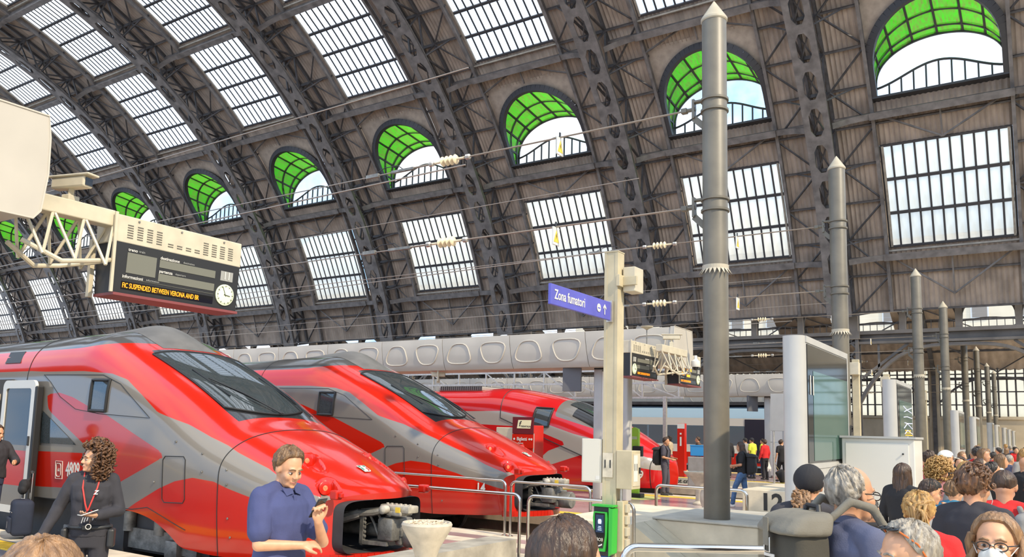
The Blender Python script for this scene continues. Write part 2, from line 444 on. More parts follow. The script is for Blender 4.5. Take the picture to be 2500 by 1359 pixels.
# --- the arcade under the vault (y = 54.5) : girder, lunettes, arched braces, iron columns
YW = 54.3
arc = thing('wall_arcade', 'dark riveted iron arcade carrying the vault, with lunette openings', 'wall', kind='structure')
pl = mat('iron_plate', (.13, .115, .105), .6, var=.3, scale=1.0)
def arcade_bay():
    """one bay centred on x = 0, 12 m long"""
    mb = MB()
    mb.box((-6, YW-.1, 10.15), (6, YW+.15, 12.0))                      # plate girder
    for x in (-6, -3, 0, 3): mb.box((x-.12, YW-.3, 10.1), (x+.12, YW-.05, 12.0))
    mb.box((-6, YW-.35, 10.05), (6, YW+.35, 10.2)); mb.box((-6, YW-.25, 11.95), (6, YW+.35, 12.1))
    mb.box((-6, YW-.4, 8.28), (6, YW+.5, 8.5)); mb.box((-6, YW-.3, 7.7), (6, YW+.3, 7.85))   # walkway beams
    mb.box((-6, YW-.06, 7.8), (6, YW+.06, 8.3))
    # four openings for each bay: plates with a rounded hole
    for i in range(4):
        x0 = -6+3*i; x1 = x0+3
        arch = []
        for j in range(13):
            th = PI-PI*j/12; arch.append((x0+1.5+1.32*math.copysign(abs(cos(th))**.6, cos(th)), 9.0+1.02*abs(sin(th))**.7))
        pts = [(x0+.18, 8.5)]+arch+[(x1-.18, 8.5)]
        top = [(x0, 8.5), (x0, 10.15), (x1, 10.15), (x1, 8.5)]
        for (a, b) in zip(pts, pts[1:]):
            ua, ub = (a[0], 10.15), (b[0], 10.15)
            if a[0] != b[0]: mb.add([(a[0], YW-.05, a[1]), (b[0], YW-.05, b[1]), (b[0], YW-.05, 10.15), (a[0], YW-.05, 10.15)], [(0, 1, 2, 3)])
            mb.add([(a[0], YW-.05, a[1]), (b[0], YW-.05, b[1]), (b[0], YW+.2, b[1]), (a[0], YW+.2, a[1])], [(0, 1, 2, 3)])
        mb.box((x0-.18, YW-.25, 8.5), (x0+.18, YW+.2, 10.1))
    # railing in the openings
    for i in range(4):
        x0 = -6+3*i
        for j in range(7): x = x0+.3+.4*j; mb.beam((x, YW+.3, 8.5), (x, YW+.3, 8.95+.18*sin(PI*(j+.5)/7)), .035, .035)
        mb.tube([(x0+3*j/8, YW+.3, 8.9+.2*sin(PI*j/8)) for j in range(9)], .03, 6)
    # arched brace from column to column
    pts = []
    for j in range(25):
        t = -1+2*j/24; x = 5.6*t; z = 7.55-3.6*abs(t)**3.2; pts.append((x, z))
    for a, b in zip(pts, pts[1:]): mb.beam((a[0], YW, a[1]), (b[0], YW, b[1]), .5, .18)
    for x in (-4.4, 4.4):
        t = abs(x)/5.6; mb.beam((x, YW, 7.7), (x, YW, 7.55-3.6*t**3.2), .12, .12)
        mb.beam((x*.62, YW, 7.7), (x*1.22, YW, 5.6), .12, .16)
    return mb.mesh('arcade_bay', pl)
def column_mesh():
    mb = MB()
    for dx, dy in ((-.42, -.3), (.42, -.3), (-.42, .3), (.42, .3)): mb.box((dx-.1, YW+dy-.1, 0), (dx+.1, YW+dy+.1, 8.3))
    for i in range(9):
        z = .2+i*.9
        for dy in (-.3, .3): mb.beam((-.42, YW+dy, z), (.42, YW+dy, z+.9), .06, .1); mb.beam((.42, YW+dy, z), (-.42, YW+dy, z+.9), .06, .1)
        for dx in (-.42, .42): mb.beam((dx, YW-.3, z), (dx, YW+.3, z+.9), .1, .06)
    mb.box((-.7, YW-.6, 0), (.7, YW+.6, .5)); mb.box((-.6, YW-.5, 8.0), (.6, YW+.5, 8.5)); mb.box((-.5, YW-.4, 8.5), (.5, YW+.3, 10.2))
    return mb.mesh('iron_column', pl)
ab, cmh = arcade_bay(), column_mesh()
for k in range(NK):
    link('arcade_bay', ab, arc, loc=(XC(k), 0, 0)); link('iron_column', cmh, arc, loc=(XC(k)-6, 0, 0))
link('iron_column', cmh, arc, loc=(2, 0, 0))
# --- side vault behind the arcade: springs at z = 9.4, y 54.5 .. 100
YV0, YV1, ZV0, ZV1 = 54.8, 100.0, 10.4, 19.0
def V(x, t): return Vector((x, lerp(YV0, YV1, t), ZV0+(ZV1-ZV0)*(sin(PI*t)**.8)-1.0*t))
side = thing('ceiling_side', 'lower corrugated side vault seen beyond the iron arcade', 'roof', kind='structure')
def side_bay():
    mb = MB(); xs = [-6+12*i/64 for i in range(65)]; off = [.05*(1, 0, -1, 0)[i % 4] for i in range(65)]
    for t0, t1 in ((0, .30), (.42, .58), (.70, .76), (.90, 1.0)):
        mb.grid([[V(x, lerp(t0, t1, j/10))+Vector((0, 0, o)) for x, o in zip(xs, off)] for j in range(11)])
    for t0, t1 in ((.30, .42), (.58, .70), (.76, .90)):
        for e0, e1 in ((-6, -3), (3, 6)): mb.grid([[V(lerp(e0, e1, i/8), lerp(t0, t1, j/4)) for i in range(9)] for j in range(5)])
    return mb.mesh('side_decking', deckm, True, 80)
def side_frame():
    mb = MB()
    for j in range(24):
        a, b = V(-6, j/24), V(-6, (j+1)/24); d = Vector((0, 0, -.9))
        mb.beam(a, b, .3, .15); mb.beam(a+d, b+d, .4, .12); mb.beam(a, b+d, .1, .1); mb.beam(a+d, b, .1, .1)
    for j in range(1, 20): mb.beam(V(-6, j/20)-Vector((0, 0, .1)), V(6, j/20)-Vector((0, 0, .1)), .12, .22)
    for j in range(0, 20, 2): mb.beam(V(-6, j/20)-Vector((0, 0, .2)), V(0, (j+2)/20)-Vector((0, 0, .2)), .1, .1); mb.beam(V(0, (j+2)/20)-Vector((0, 0, .2)), V(6, j/20)-Vector((0, 0, .2)), .1, .1)
    return mb.mesh('side_framing', iron)
def side_glass():
    mb = MB()
    for t0, t1 in ((.30, .42), (.58, .70)): mb.grid([[V(-3+6*i/8, lerp(t0, t1, j/4)) for i in range(9)] for j in range(5)])
    for j in range(1): mb.grid([[V(-3+6*i/8, lerp(.76, .90, j/4)) for i in range(9)] for j in range(5)])
    return mb.mesh('side_glazing', clear_pane)
sb, sf, sg = side_bay(), side_frame(), side_glass()
for k in range(NK):
    link('side_decking', sb, side, loc=(XC(k), 0, 0)); link('side_framing', sf, side, loc=(XC(k), 0, 0)); link('side_glazing', sg, side, loc=(XC(k), 0, 0))
# --- far side wall with tall gridded windows (y = 100)
YO = 100.0
wall_m = mat('far_wall', (.55, .46, .33), .8, var=.15, scale=.6)
far = thing('wall_far', 'pale masonry wall with big arched iron windows far beyond the tracks', 'wall', kind='structure')
def far_bay():
    mb = MB(); mb.box((-6, YO, 0), (6, YO+.5, 4.4)); mb.box((-6, YO-.15, 4.2), (6, YO, 4.5)); mb.box((-6, YO, 9.9), (6, YO+.4, 10.6)); mb.box((-6.5, YO-.2, 0), (-5.5, YO+.4, 10))
    mb.box((-2.2, YO-.06, .1), (-.2, YO, 3.0))
    return mb.mesh('masonry_bay', wall_m)
def far_grid():
    mb = MB()
    for i in range(15): x = -5.5+11*i/14; mb.beam((x, YO, 4.4), (x, YO, 9.9), .14 if i % 7 else .3, .16)
    for z in (4.4, 5.7, 7.1, 8.5, 9.0, 9.9): mb.beam((-5.5, YO, z), (5.5, YO, z), .16, .12 if z != 8.5 else .3)
    for j in range(16):
        t0, t1 = -1+2*j/16, -1+2*(j+1)/16; f = lambda t: 8.6-2.6*abs(t)**2.6
        mb.beam((5.4*t0, YO-.3, f(t0)), (5.4*t1, YO-.3, f(t1)), .3, .2)
    mb.box((-6.2, YO-.5, 0), (-5.8, YO-.1, 10.2))
    return mb.mesh('window_grid', iron)
def far_glass():
    mb = MB().add([(-5.5, YO+.05, 4.4), (5.5, YO+.05, 4.4), (5.5, YO+.05, 9.9), (-5.5, YO+.05, 9.9)], [(0, 1, 2, 3)])
    return mb.mesh('window_glass', glass_mat('far_glass', (.95, .93, .85), (.95, .9, .75), .02, .55))
fb, fgd, fgl = far_bay(), far_grid(), far_glass()
for k in range(-2, NK):
    link('masonry_bay', fb, far, loc=(XC(k), 0, 0)); link('window_grid', fgd, far, loc=(XC(k), 0, 0)); link('window_glass', fgl, far, loc=(XC(k), 0, 0))

# --- head house across the concourse (behind the viewer's right shoulder; seen only in reflections)
hh = thing('wall_headhouse', 'tall stone wall of the head house across the concourse', 'wall', kind='structure')
mb = MB()
for i in range(9):
    y0 = -14+13*i; mb.box((26, y0, 0), (27.5, y0+4, 14)); mb.box((26, y0+4, 9), (27.5, y0+13, 14)); mb.box((27.2, y0+4, 0), (27.5, y0+13, 9))
mb.box((25.6, -14, 13.6), (27.6, 103, 14.6)); mb.build('stone_front', mat('headhouse_stone', (.30, .26, .20), .8, var=.15, scale=.5), hh)

ge = MB().box((2, 100, 10.6), (28, 100.5, 20)).box((2, 99.9, 10.4), (28, 100, 10.8)); ge.build('added_end_gable', wall_m, far)  # unseen gable, added so the totem glass mirrors stone instead of sky
# ------------------------------------------------------------------ floor, platforms, track beds, rails
stone = mat('platform_stone', (.40, .31, .30), .18, var=.25, scale=.8, bump=.02, bscale=14)
asphalt = mat('asphalt', (.13, .12, .125), .7, var=.35, scale=30, bump=.2, bscale=120)
edge_m = mat('edge_stone', (.58, .50, .38), .6, var=.2, scale=3, bump=.1, bscale=40)
yellow = mat('tactile_yellow', (.75, .50, .05), .6, var=.2, scale=6)
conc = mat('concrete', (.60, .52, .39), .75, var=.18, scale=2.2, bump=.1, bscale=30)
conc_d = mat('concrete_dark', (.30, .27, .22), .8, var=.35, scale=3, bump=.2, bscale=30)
pale_floor = mat('concourse_stone', (.66, .58, .45), .35, var=.12, scale=.7)
ballast = mat('ballast', (.17, .14, .11), .9, var=.6, scale=28, bump=.6, bscale=40)
steel = mat('rail_steel', (.30, .25, .21), .4, metal=.7, var=.3, scale=5)
XE = -6.3           # buffer wall: tracks end here
ZT_ = -.62
fl = thing('floor', 'pale stone concourse floor in front of the platform ends', 'floor', kind='structure')
MB().box((XE, -14, -.5), (30, 100, 0)).build('floor_slab', pale_floor, fl)
fb_ = MB(); fb_.box((-135, -12, ZT_-.3), (XE, 100, ZT_)); fb_.build('track_bed', ballast, fl)
tracks = [8.66, 14.4, 26.0, 31.7, 43.3, 49.0, 60.6, 66.3, 77.9, 83.6]
plats = [(-2.0, 7.0), (10.32, 12.75), (16.06, 24.36), (27.66, 30.05), (33.36, 41.65), (44.95, 47.35), (50.66, 58.95), (62.2, 64.7), (67.9, 76.3), (79.5, 82)]
pn = 0
for y0, y1 in plats:
    pn += 1; wide = y1-y0 > 4
    p = thing('platform', '', 'platform', kind='structure'); p['label'] = ['dark asphalt platform with yellow tactile strip beside the first red train', 'narrow luggage platform between the two nearest red trains', 'polished mauve stone platform behind the second red train', 'narrow platform behind the sloping nosed red train', 'broad platform crowded with walking travellers', 'narrow far platform behind the white and blue train'][pn-1] if pn < 7 else 'far platform beyond the iron columns, number %d across the hall' % pn
    x1 = XE
    MB().box((-135, y0+.55, ZT_), (x1, y1-.55, -.004)).build('paving', asphalt if pn == 1 else stone, p)
    for s, yy in ((1, y0), (-1, y1)):
        mb = MB(); L = 2.0
        a, b = sorted((yy, yy+s*.55))
        for i in range(0, 64 if pn < 7 else 0):
            x = x1-L*(i+1); mb2 = None
            if i < 14 and pn < 5: MB().box((x+.006, a, -.22), (x+L-.006, b, 0)).build('edge_stone', edge_m, p)
            else: mb.box((x+.006, a, -.22), (x+L-.006, b, 0))
        if pn >= 7: mb.box((-135, a, -.22), (x1, b, 0))
        mb.build('edge_stones', edge_m, p, kind='stuff')
        c, d = sorted((yy+s*.06, yy+s*.5))
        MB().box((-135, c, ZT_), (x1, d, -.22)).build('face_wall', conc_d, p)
        if wide:
            yb = MB(); c0, c1 = sorted((yy+s*.62, yy+s*1.02))
            yb.box((-135, c0, -.004), (x1, c1, .004))
            n = 260 if pn == 1 else 0
            for i in range(n):
                x = x1-.06-.075*i; yb.box((x, c0+.02, .004), (x+.03, c1-.02, .010))
            yb.build('tactile_strip', yellow, p)
    if pn in (2, 3):
        MB().box((-135, (y0+y1)/2-.22, -.004), (XE-.2, (y0+y1)/2+.22, .003)).build('pale_stripe', edge_m, p)
for i, y in enumerate(tracks[:6]):
    t = thing('railway_track', '%s railway track from the near platform' % ORD[i], 'track', kind='structure')
    for s in (-1, 1):
        MB().prism([(-.07, 0), (.07, 0), (.07, .02), (.012, .04), (.012, .12), (.036, .13), (.036, .16), (-.036, .16), (-.036, .13), (-.012, .12), (-.012, .04), (-.07, .02)],
                   -135, XE-.3, lambda u, v, x, yy=y+s*.7175: (x, yy+u, ZT_+.02+v)).build('rail', steel, t)
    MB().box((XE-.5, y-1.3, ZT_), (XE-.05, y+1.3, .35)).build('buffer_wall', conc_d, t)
tx = mat('paint_black', (.02, .02, .02), .6)
mb = MB(); text_mb(mb, 'Do not cross the rails', .26, frame_M((-12.6, 33.30, -.10), (1, 0, 0), (0, 0, 1)), bold=.01)
ws = MB().box((-15.2, 33.31, -.24), (-10.2, 33.36, .03)).build('warning_board', conc, None, label='pale warning board lettered in black on the platform face', cat='sign')
mb.build('lettering', tx, ws)
# ------------------------------------------------------------------ trains
import numpy as np
def livery_mat(name, red, gray, dark, rough=.10):
    m = bpy.data.materials.new(name); m.use_nodes = True; t = m.node_tree; b = t.nodes['Principled BSDF']; L = t.links.new
    b.inputs['Roughness'].default_value = rough; b.inputs['Coat Weight'].default_value = .25; b.inputs['Coat Roughness'].default_value = .03
    def step(attr):
        a = t.nodes.new('ShaderNodeAttribute'); a.attribute_name = attr
        r = t.nodes.new('ShaderNodeMapRange'); r.inputs['From Min'].default_value = -.004; r.inputs['From Max'].default_value = .004
        L(a.outputs['Fac'], r.inputs['Value']); return r.outputs['Result']
    def mix(f, c1, c2):
        x = t.nodes.new('ShaderNodeMix'); x.data_type = 'RGBA'; L(f, x.inputs[0])
        for s, c in ((x.inputs[6], c1), (x.inputs[7], c2)):
            if isinstance(c, tuple): s.default_value = (*c, 1)
            else: L(c, s)
        return x.outputs[2]
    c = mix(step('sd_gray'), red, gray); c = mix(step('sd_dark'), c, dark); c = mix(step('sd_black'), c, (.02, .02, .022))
    L(c, b.inputs['Base Color'])
    n = t.nodes.new('ShaderNodeTexNoise'); n.inputs['Scale'].default_value = 3; n.inputs['Detail'].default_value = 8
    co = t.nodes.new('ShaderNodeTexCoord'); L(co.outputs['Object'], n.inputs['Vector'])
    r = t.nodes.new('ShaderNodeMapRange'); r.inputs['To Min'].default_value = rough*.7; r.inputs['To Max'].default_value = rough*1.9
    L(n.outputs['Fac'], r.inputs['Value']); L(r.outputs['Result'], b.inputs['Roughness'])
    MATS[name] = m; return m
def poly_sd(S, Z, poly):
    """signed distance to polygon, positive inside"""
    P = np.array(poly); d = np.full(S.shape, 1e9); ins = np.zeros(S.shape, bool)
    for (x0, y0), (x1, y1) in zip(P, np.roll(P, -1, 0)):
        ex, ey = x1-x0, y1-y0; L = ex*ex+ey*ey+1e-12
        t = np.clip(((S-x0)*ex+(Z-y0)*ey)/L, 0, 1)
        d = np.minimum(d, np.hypot(S-x0-t*ex, Z-y0-t*ey))
        c = ((y0 > Z) != (y1 > Z)) & (S < (x1-x0)*(Z-y0)/((y1-y0) if abs(y1-y0) > 1e-9 else 1e-9)+x0)
        ins ^= c
    return np.where(ins, d, -d)
def smooth_tab(tab):
    xs, ys = zip(*tab); xs = np.array(xs, float); ys = np.array(ys, float)
    m = np.gradient(ys, xs)
    def f(s):
        s = np.clip(s, xs[0], xs[-1]); i = np.clip(np.searchsorted(xs, s)-1, 0, len(xs)-2)
        h = xs[i+1]-xs[i]; t = (s-xs[i])/h
        return (2*t**3-3*t**2+1)*ys[i]+(t**3-2*t**2+t)*h*m[i]+(-2*t**3+3*t**2)*ys[i+1]+(t**3-t**2)*h*m[i+1]
    return f
class Nose:
    """streamlined body: s = metres back from the nose tip; local x = -s"""
    def __init__(n, zt, zb, w, zbot, bow, bowlen, ex):
        n.zt, n.zb, n.w, n.zbot = map(smooth_tab, (zt, zb, w, zbot)); n.bow, n.bl = bow, bowlen; n.ex = ex
        n.exf = smooth_tab(ex)
    def top(n, s, y):
        """surface height of the upper half"""
        w, zb, zt, e = n.w(s), n.zb(s), n.zt(s), n.exf(s)
        return zb+(zt-zb)*np.maximum(1-np.minimum(np.abs(y)/w, 1)**e, 0)**(1/e)
    def x(n, s, y): return -s-n.bow*(y/n.w(s))**2*np.exp(-s/n.bl)
    def pt(n, s, y, off=0.0):
        s = float(s); y = float(y); z = float(n.top(s, y)); p = Vector((float(n.x(s, y)), y, z))
        if off:
            e = .01; a = Vector((float(n.x(s+e, y)), y, float(n.top(s+e, y)))); b = Vector((float(n.x(s, y+e)), y+e, float(n.top(s, y+e))))
            nn = (p-a).cross(b-p).normalized(); nn = nn if nn.z > 0 else -nn; p = p+nn*off
        return p
    def side(n, s, z, sgn=-1, off=0.0):
        """point on the flank at height z"""
        s = float(s); zb = float(n.zb(s)); w = float(n.w(s)); zt = float(n.zt(s)); e = float(n.exf(s))
        if z <= zb: t = (z-float(n.zbot(s)))/max(zb-float(n.zbot(s)), 1e-3); y = w-.07*(1-min(max(t, 0), 1))**2
        else: y = w*max(1-min((z-zb)/(zt-zb), 1)**e, 0)**(1/e)
        return Vector((float(n.x(s, y)), sgn*(y+off), z))
    def section(n, s, na=60, nl=16):
        """closed loop: left bottom - up - over - right bottom - back along the floor"""
        w, zb, zt, z0, e = (float(f(s)) for f in (n.w, n.zb, n.zt, n.zbot, n.exf))
        half = []
        for i in range(nl): t = i/nl; half.append((w-.07*(1-t)**2, z0+(zb-z0)*t))
        for i in range(na+1):
            ph = PI/2*i/na; half.append((w*cos(ph)**(2/e) if i < na else 0.0, zb+(zt-zb)*sin(ph)**(2/e)))
        L = [(-y, z) for y, z in half]+[(y, z) for y, z in reversed(half[:-1])]
        for i in range(1, 8): L.append((half[0][0]*(1-2*i/8), z0))
        return L
    def mesh(n, name, stations, m, polys, dents=(), extra=None, back=True):
        rows = []; S = []
        for s in stations:
            L = n.section(s); rows.append([(float(n.x(s, y)), y, z) for y, z in L]); S += [s]*len(L)
        mb = MB(); mb.grid(rows, wrap=True)
        if back: mb.add([mb.v[(len(rows)-1)*len(rows[0])+j] for j in range(len(rows[0]))], [tuple(range(len(rows[0])))])
        co = np.array(mb.v[:len(S)]); S = -co[:, 0]; Y = co[:, 1]; Z = co[:, 2]
        for (ds, dy, lf, lb, wy, dep) in dents:          # scooped lamp pockets pressed into the hood on both sides
            u = (S-ds)/np.where(S < ds, lf, lb); v = (np.abs(Y)-dy+(S-ds)*.10)/wy; q = np.clip(1-u*u-v*v, 0, 1)
            k = np.where(Z > .9, np.where(S > ds, q**.35, q**.75)*dep, 0)
            Z = Z-k; Y = Y-np.sign(Y)*k*.25
        co[:, 1] = Y; co[:, 2] = Z
        for i in range(len(co)): mb.v[i] = tuple(co[i])
        me = mb.mesh(name, m, True, 50)
        V = np.empty(len(me.vertices)*3); me.vertices.foreach_get('co', V); V = V.reshape(-1, 3)
        s_, y_, z_ = -V[:, 0], V[:, 1], V[:, 2]
        for key, fn in polys.items():
            a = me.attributes.new(key, 'FLOAT', 'POINT'); a.data.foreach_set('value', fn(s_, y_, z_).astype(np.float32))
        return me
red_l = livery_mat('train_red', (.50, .014, .005), (.20, .18, .155), (.075, .075, .075))
red_l3 = livery_mat('train_red_three', (.50, .010, .012), (.34, .31, .28), (.16, .15, .14))
glassd = mat('train_glass', (.020, .026, .030), .03, col2=(.06, .075, .08), var=.3, scale=90, spec=.9, detail=8)
blackm = mat('rubber_black', (.015, .015, .016), .5)
dkgrey = mat('bay_dark', (.035, .033, .034), .6, var=.3, scale=4)
redp = mat('red_paint', (.50, .014, .005), .25, coat=.2)
white_p = mat('white_paint', (.62, .60, .55), .35)
greym = mat('grey_paint', (.20, .18, .155), .3)
castm = mat('cast_metal', (.20, .19, .17), .5, metal=.4, var=.4, scale=8, bump=.2, bscale=30)
castl = mat('cast_light', (.42, .38, .31), .5, metal=.2, var=.35, scale=8, bump=.2, bscale=30)
lampg = mat('lamp_orange', (.62, .20, .09), .12, coat=.6, var=.4, scale=60)
loco = Nose(zt=[(0, 1.0), (.1, 1.06), (.3, 1.15), (.6, 1.27), (1.2, 1.51), (2.0, 1.79), (2.6, 1.98), (2.8, 2.07), (3.8, 2.58), (4.7, 2.99), (5.2, 3.20), (5.8, 3.42), (6.3, 3.43), (8, 3.40), (20, 3.40)],
            zb=[(0, .80), (1, .93), (2, 1.12), (3, 1.42), (4, 1.85), (5, 2.15), (6, 2.28), (8, 2.3), (20, 2.3)],
            w=[(0, .97), (.15, 1.05), (.5, 1.17), (1, 1.29), (2, 1.41), (3, 1.46), (4, 1.46), (20, 1.46)],
            zbot=[(0, .14), (1, .11), (2.6, .10), (2.95, .14), (3.2, .27), (3.6, .43), (4.0, .51), (4.4, .54), (8, .55), (20, .55)],
            bow=.55, bowlen=1.3, ex=[(0, 2.3), (2.6, 2.5), (3.4, 2.9), (5, 3.0), (20, 2.8)])
GT = [(9.5, 2.70), (7.45, 2.7), (6.97, 2.68), (5.8, 2.67), (5.02, 2.62), (4.61, 2.52), (4.15, 2.28), (3.69, 2.02), (3.05, 1.85), (2.61, 1.68), (2.24, 1.57), (2.0, 1.48), (1.39, 1.29), (.95, 1.10), (.45, .92), (-.2, .80)]
GB = [(-.2, .44), (.3, .56), (.93, .74), (1.52, .91), (1.95, 1.0), (2.26, 1.08), (2.73, 1.11), (3.12, 1.04), (3.52, .91), (4.1, .67), (4.44, .51), (4.6, .3), (9.5, .3)]
RV = [(6.83, 2.29), (6.44, 2.32), (6.0, 2.24), (5.47, 2.08), (5.03, 1.98), (4.24, 1.7), (3.42, 1.42), (3.39, 1.40), (3.42, 1.37), (4.55, .94), (5.51, .79), (6.89, .74), (9.5, .74), (9.5, 1.33), (7.0, 1.33), (5.42, 1.35), (5.56, 1.48), (6.75, 2.03)]
def loco_gray(s, y, z): return np.minimum(poly_sd(s, z, GT+GB), -poly_sd(s, z, RV))
def loco_dark(s, y, z): return np.minimum(z-3.07-.12*np.exp(-((s-5.0)/.8)**2), s-4.60)
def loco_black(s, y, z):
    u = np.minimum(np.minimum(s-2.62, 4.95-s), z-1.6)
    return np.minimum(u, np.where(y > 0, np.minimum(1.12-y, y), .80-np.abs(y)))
st = list(np.arange(0, 2.6, .035))+list(np.arange(2.6, 6.5, .06))+list(np.arange(6.5, 9.0, .12))+[9.3, 12, 16, 19.5]
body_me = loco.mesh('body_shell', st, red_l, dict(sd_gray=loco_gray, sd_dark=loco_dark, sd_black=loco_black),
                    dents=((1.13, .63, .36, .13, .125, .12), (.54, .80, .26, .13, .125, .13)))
def loco_parts():
    P = {}
    # front: face ring + coupler bay
    sec = [(float(loco.x(0.0, y)), y, z) for y, z in loco.section(0.0)]
    def opening(y, z, k=1.0, cz=.55):
        a = math.atan2(z-cz, y); c, s = abs(cos(a)), abs(sin(a)); r = ((c/.80)**7+(s/.36)**7)**(-1/7)
        return y if False else r*cos(a)*k, cz+r*sin(a)*k
    op = []
    for x, y, z in sec:
        yo, zo = opening(y, z); op.append((float(loco.x(0.0, yo))-.01, yo, zo))
    mb = MB(); mb.grid([sec, op], wrap=True); P['nose_ring'] = mb.mesh('nose_ring', redp, True, 60)
    mb = MB(); rows = [op]
    for d, k in ((.05, .985), (.4, .95), (1.0, .86), (1.25, .6)):
        rows.append([(x*0.35-d, (y)*k, .55+(z-.55)*k) for x, y, z in op])
    mb.grid(rows, wrap=True); mb.add(rows[-1], [tuple(range(len(op)))]); P['coupler_bay'] = mb.mesh('coupler_bay', dkgrey, True, 60)
    mb = MB(); n = 24                                     # lower lip
    lo = [(-.99+1.98*i/n) for i in range(n+1)]
    for i in range(n):
        a, b = lo[i], lo[i+1]
        mb.beam((float(loco.x(0., a))+.02, a, .16), (float(loco.x(0., b))+.02, b, .16), .10, .10)
    P['lower_lip'] = mb.mesh('lower_lip', redp)
    # windshield
    rows = []
    for i in range(23):
        row = []
        for j in range(41):
            y = -.86+1.70*j/40; t = i/22
            if y > .76: pass
            sb = 2.70+.25*(y/.8)**2; st_ = 4.86-.06*(y/.8)**2; row.append(loco.pt(sb+(st_-sb)*t, y*(1-.10*(1-t)), .016))
        rows.append(row)
    P['windshield'] = MB().grid(rows).mesh('windshield', glassd, True, 80)
    fr = MB(); ring = rows[0]+[r[-1] for r in rows[1:]]+rows[-1][::-1][1:]+[r[0] for r in rows[::-1][1:-1]]
    fr.tube(ring, .018, 6, close=True); P['windshield_seal'] = fr.mesh('windshield_seal', blackm, True)
    # wipers
    wp = []
    for y0, y1, s1 in ((.02, -.55, 3.75), (.62, .70, 3.65)):
        mb = MB(); a = loco.pt(2.66, y0, .05); b = loco.pt(s1, y1, .05)
        mb.tube([a, (a+b)/2+Vector((0, 0, .03)), b], .012, 6); mb.tube([loco.pt(s1-.5, y1+.05, .03), loco.pt(s1+.35, y1-.05, .03)], .012, 6); mb.tube([a+Vector((0, .05, 0)), b], .008, 6)
        wp.append(mb.mesh('wiper', blackm))
    P['wiper'] = wp
    # roof fairing
    rows = []
    for i in range(20):
        s = 5.0+2.4*i/19; row = []
        for j in range(17):
            u = -1+2*j/16; y = u*.55; h = .16*max(0, 1-u*u)**1.2*max(0, sin(PI*min(1, (i/19)**.6)))**1.0
            p = loco.pt(s, y, .004); row.append(p+Vector((0, 0, h)))
        rows.append(row)
    P['roof_fairing'] = MB().grid(rows).mesh('roof_fairing', mat('fairing', (.13, .125, .12), .4, var=.2, scale=3), True, 80)
    # headlamps
    hl = []
    for sg in (-1, 1):
        for ds, yl in ((1.15, .63), (.38, .80)):
            c = loco.pt(ds, sg*yl); mb = MB(); ax = Vector((.92, sg*.25, .12)).normalized(); M = Matrix.Translation(c+Vector((.0, 0, -.055))) @ ax.to_track_quat('Z', 'Y').to_matrix().to_4x4()
            mb.lathe([(.080, -.08), (.092, 0), (.092, .02), (.078, .026)], 24, M); r_ = mb.mesh('lamp_ring', redp, True)
            g = MB().lathe([(.076, .0), (.076, .012), (.055, .024), (.0001, .030)], 24, M); g_ = g.mesh('lens', lampg, True); hl.append((r_, g_))
    P['headlamp'] = hl
    # side cab windows, grooves, hatches
    def flank(s, z, sg, off=.004): return loco.side(s, z, sg, off)
    sw = []
    for sg in (-1, 1):
        mb = MB(); pts = [(5.44, 2.52), (4.97, 2.51), (5.00, 2.02), (5.47, 2.03)]
        loop = []
        for (a, b), (c, d) in zip(pts, pts[1:]+pts[:1]):
            for i in range(8): loop.append(flank(a+(c-a)*i/8, b+(d-b)*i/8, sg, .012))
        mb.tube(loop, .026, 8, close=True); f = mb.mesh('window_frame', blackm, True)
        g = MB().grid([[flank(5.44-.47*i/6+.02*j/6, 2.51-.48*j/6, sg, .010) for i in range(7)] for j in range(7)]).mesh('cab_glass', glassd, True)
        sw.append((f, g))
    P['cab_window'] = sw
    gv = []
    def line(pts, r=.007, close=False): gv.append(MB().tube(pts, r, 5, close).mesh('panel_joint', blackm))
    for s in (2.05, 7.55):
        line([(float(loco.x(s, y)), y*1.001, z+.002) for y, z in loco.section(s)[:-7]], .007)
    def loop_on(pts, sg=-1, r=.007):
        L = []
        for (a, b), (c, d) in zip(pts, pts[1:]+pts[:1]):
            n = max(2, int(math.hypot(c-a, d-b)/.08))
            for i in range(n): L.append(flank(a+(c-a)*i/n, b+(d-b)*i/n, sg, .003))
        line(L, r, True)
    hx = [(3.33, 1.385), (2.89, 1.395), (2.845, 1.35), (2.82, .80), (2.86, .745), (3.33, .725), (3.38, .77), (3.385, 1.33)]
    loop_on(hx); loop_on(hx, 1)
    loop_on([(7.0, 2.63), (5.2, 2.60), (4.7, 2.45), (3.80, 1.93), (5.2, 1.98), (5.9, 2.05), (6.4, 2.25), (6.75, 2.5)], -1, .005)
    line([flank(s, .56+.02*0, -1, .003) for s in np.arange(4.2, 7.0, .2)]+[flank(6.99, .56, -1, .003)], .006)
    line([flank(4.2-.0*i-i*.14, .56+.02*i-.055*max(0, i-3), -1, .003) for i in range(11)], .006)
    P['panel_joint'] = gv
    bolts = [(2.5, 1.45), (2.45, 1.2), (1.9, 1.25), (1.85, 1.05), (3.6, 1.0), (1.8, .6), (1.75, .35), (3.1, 1.6), (4.6, .75)]
    mb = MB()
    for s, z in bolts:
        for sg in (-1, 1): mb.lathe([(.018, 0), (.016, .008), (.0001, .01)], 8, Matrix.Translation(flank(s, z, sg)) @ Vector((0, sg, 0)).to_track_quat('Z', 'Y').to_matrix().to_4x4())
    P['bolts'] = mb.mesh('bolts', castm)
    tri = []
    for sg in (-1, 1):
        rows = [[flank(6.92-.02*0-(1.12*(j/8))*i/6, 2.02-.55*j/8, sg, .008) for i in range(7)] for j in range(9)]
        tri.append(MB().grid(rows).mesh('triangle_window', glassd, True))
    P['triangle_window'] = tri
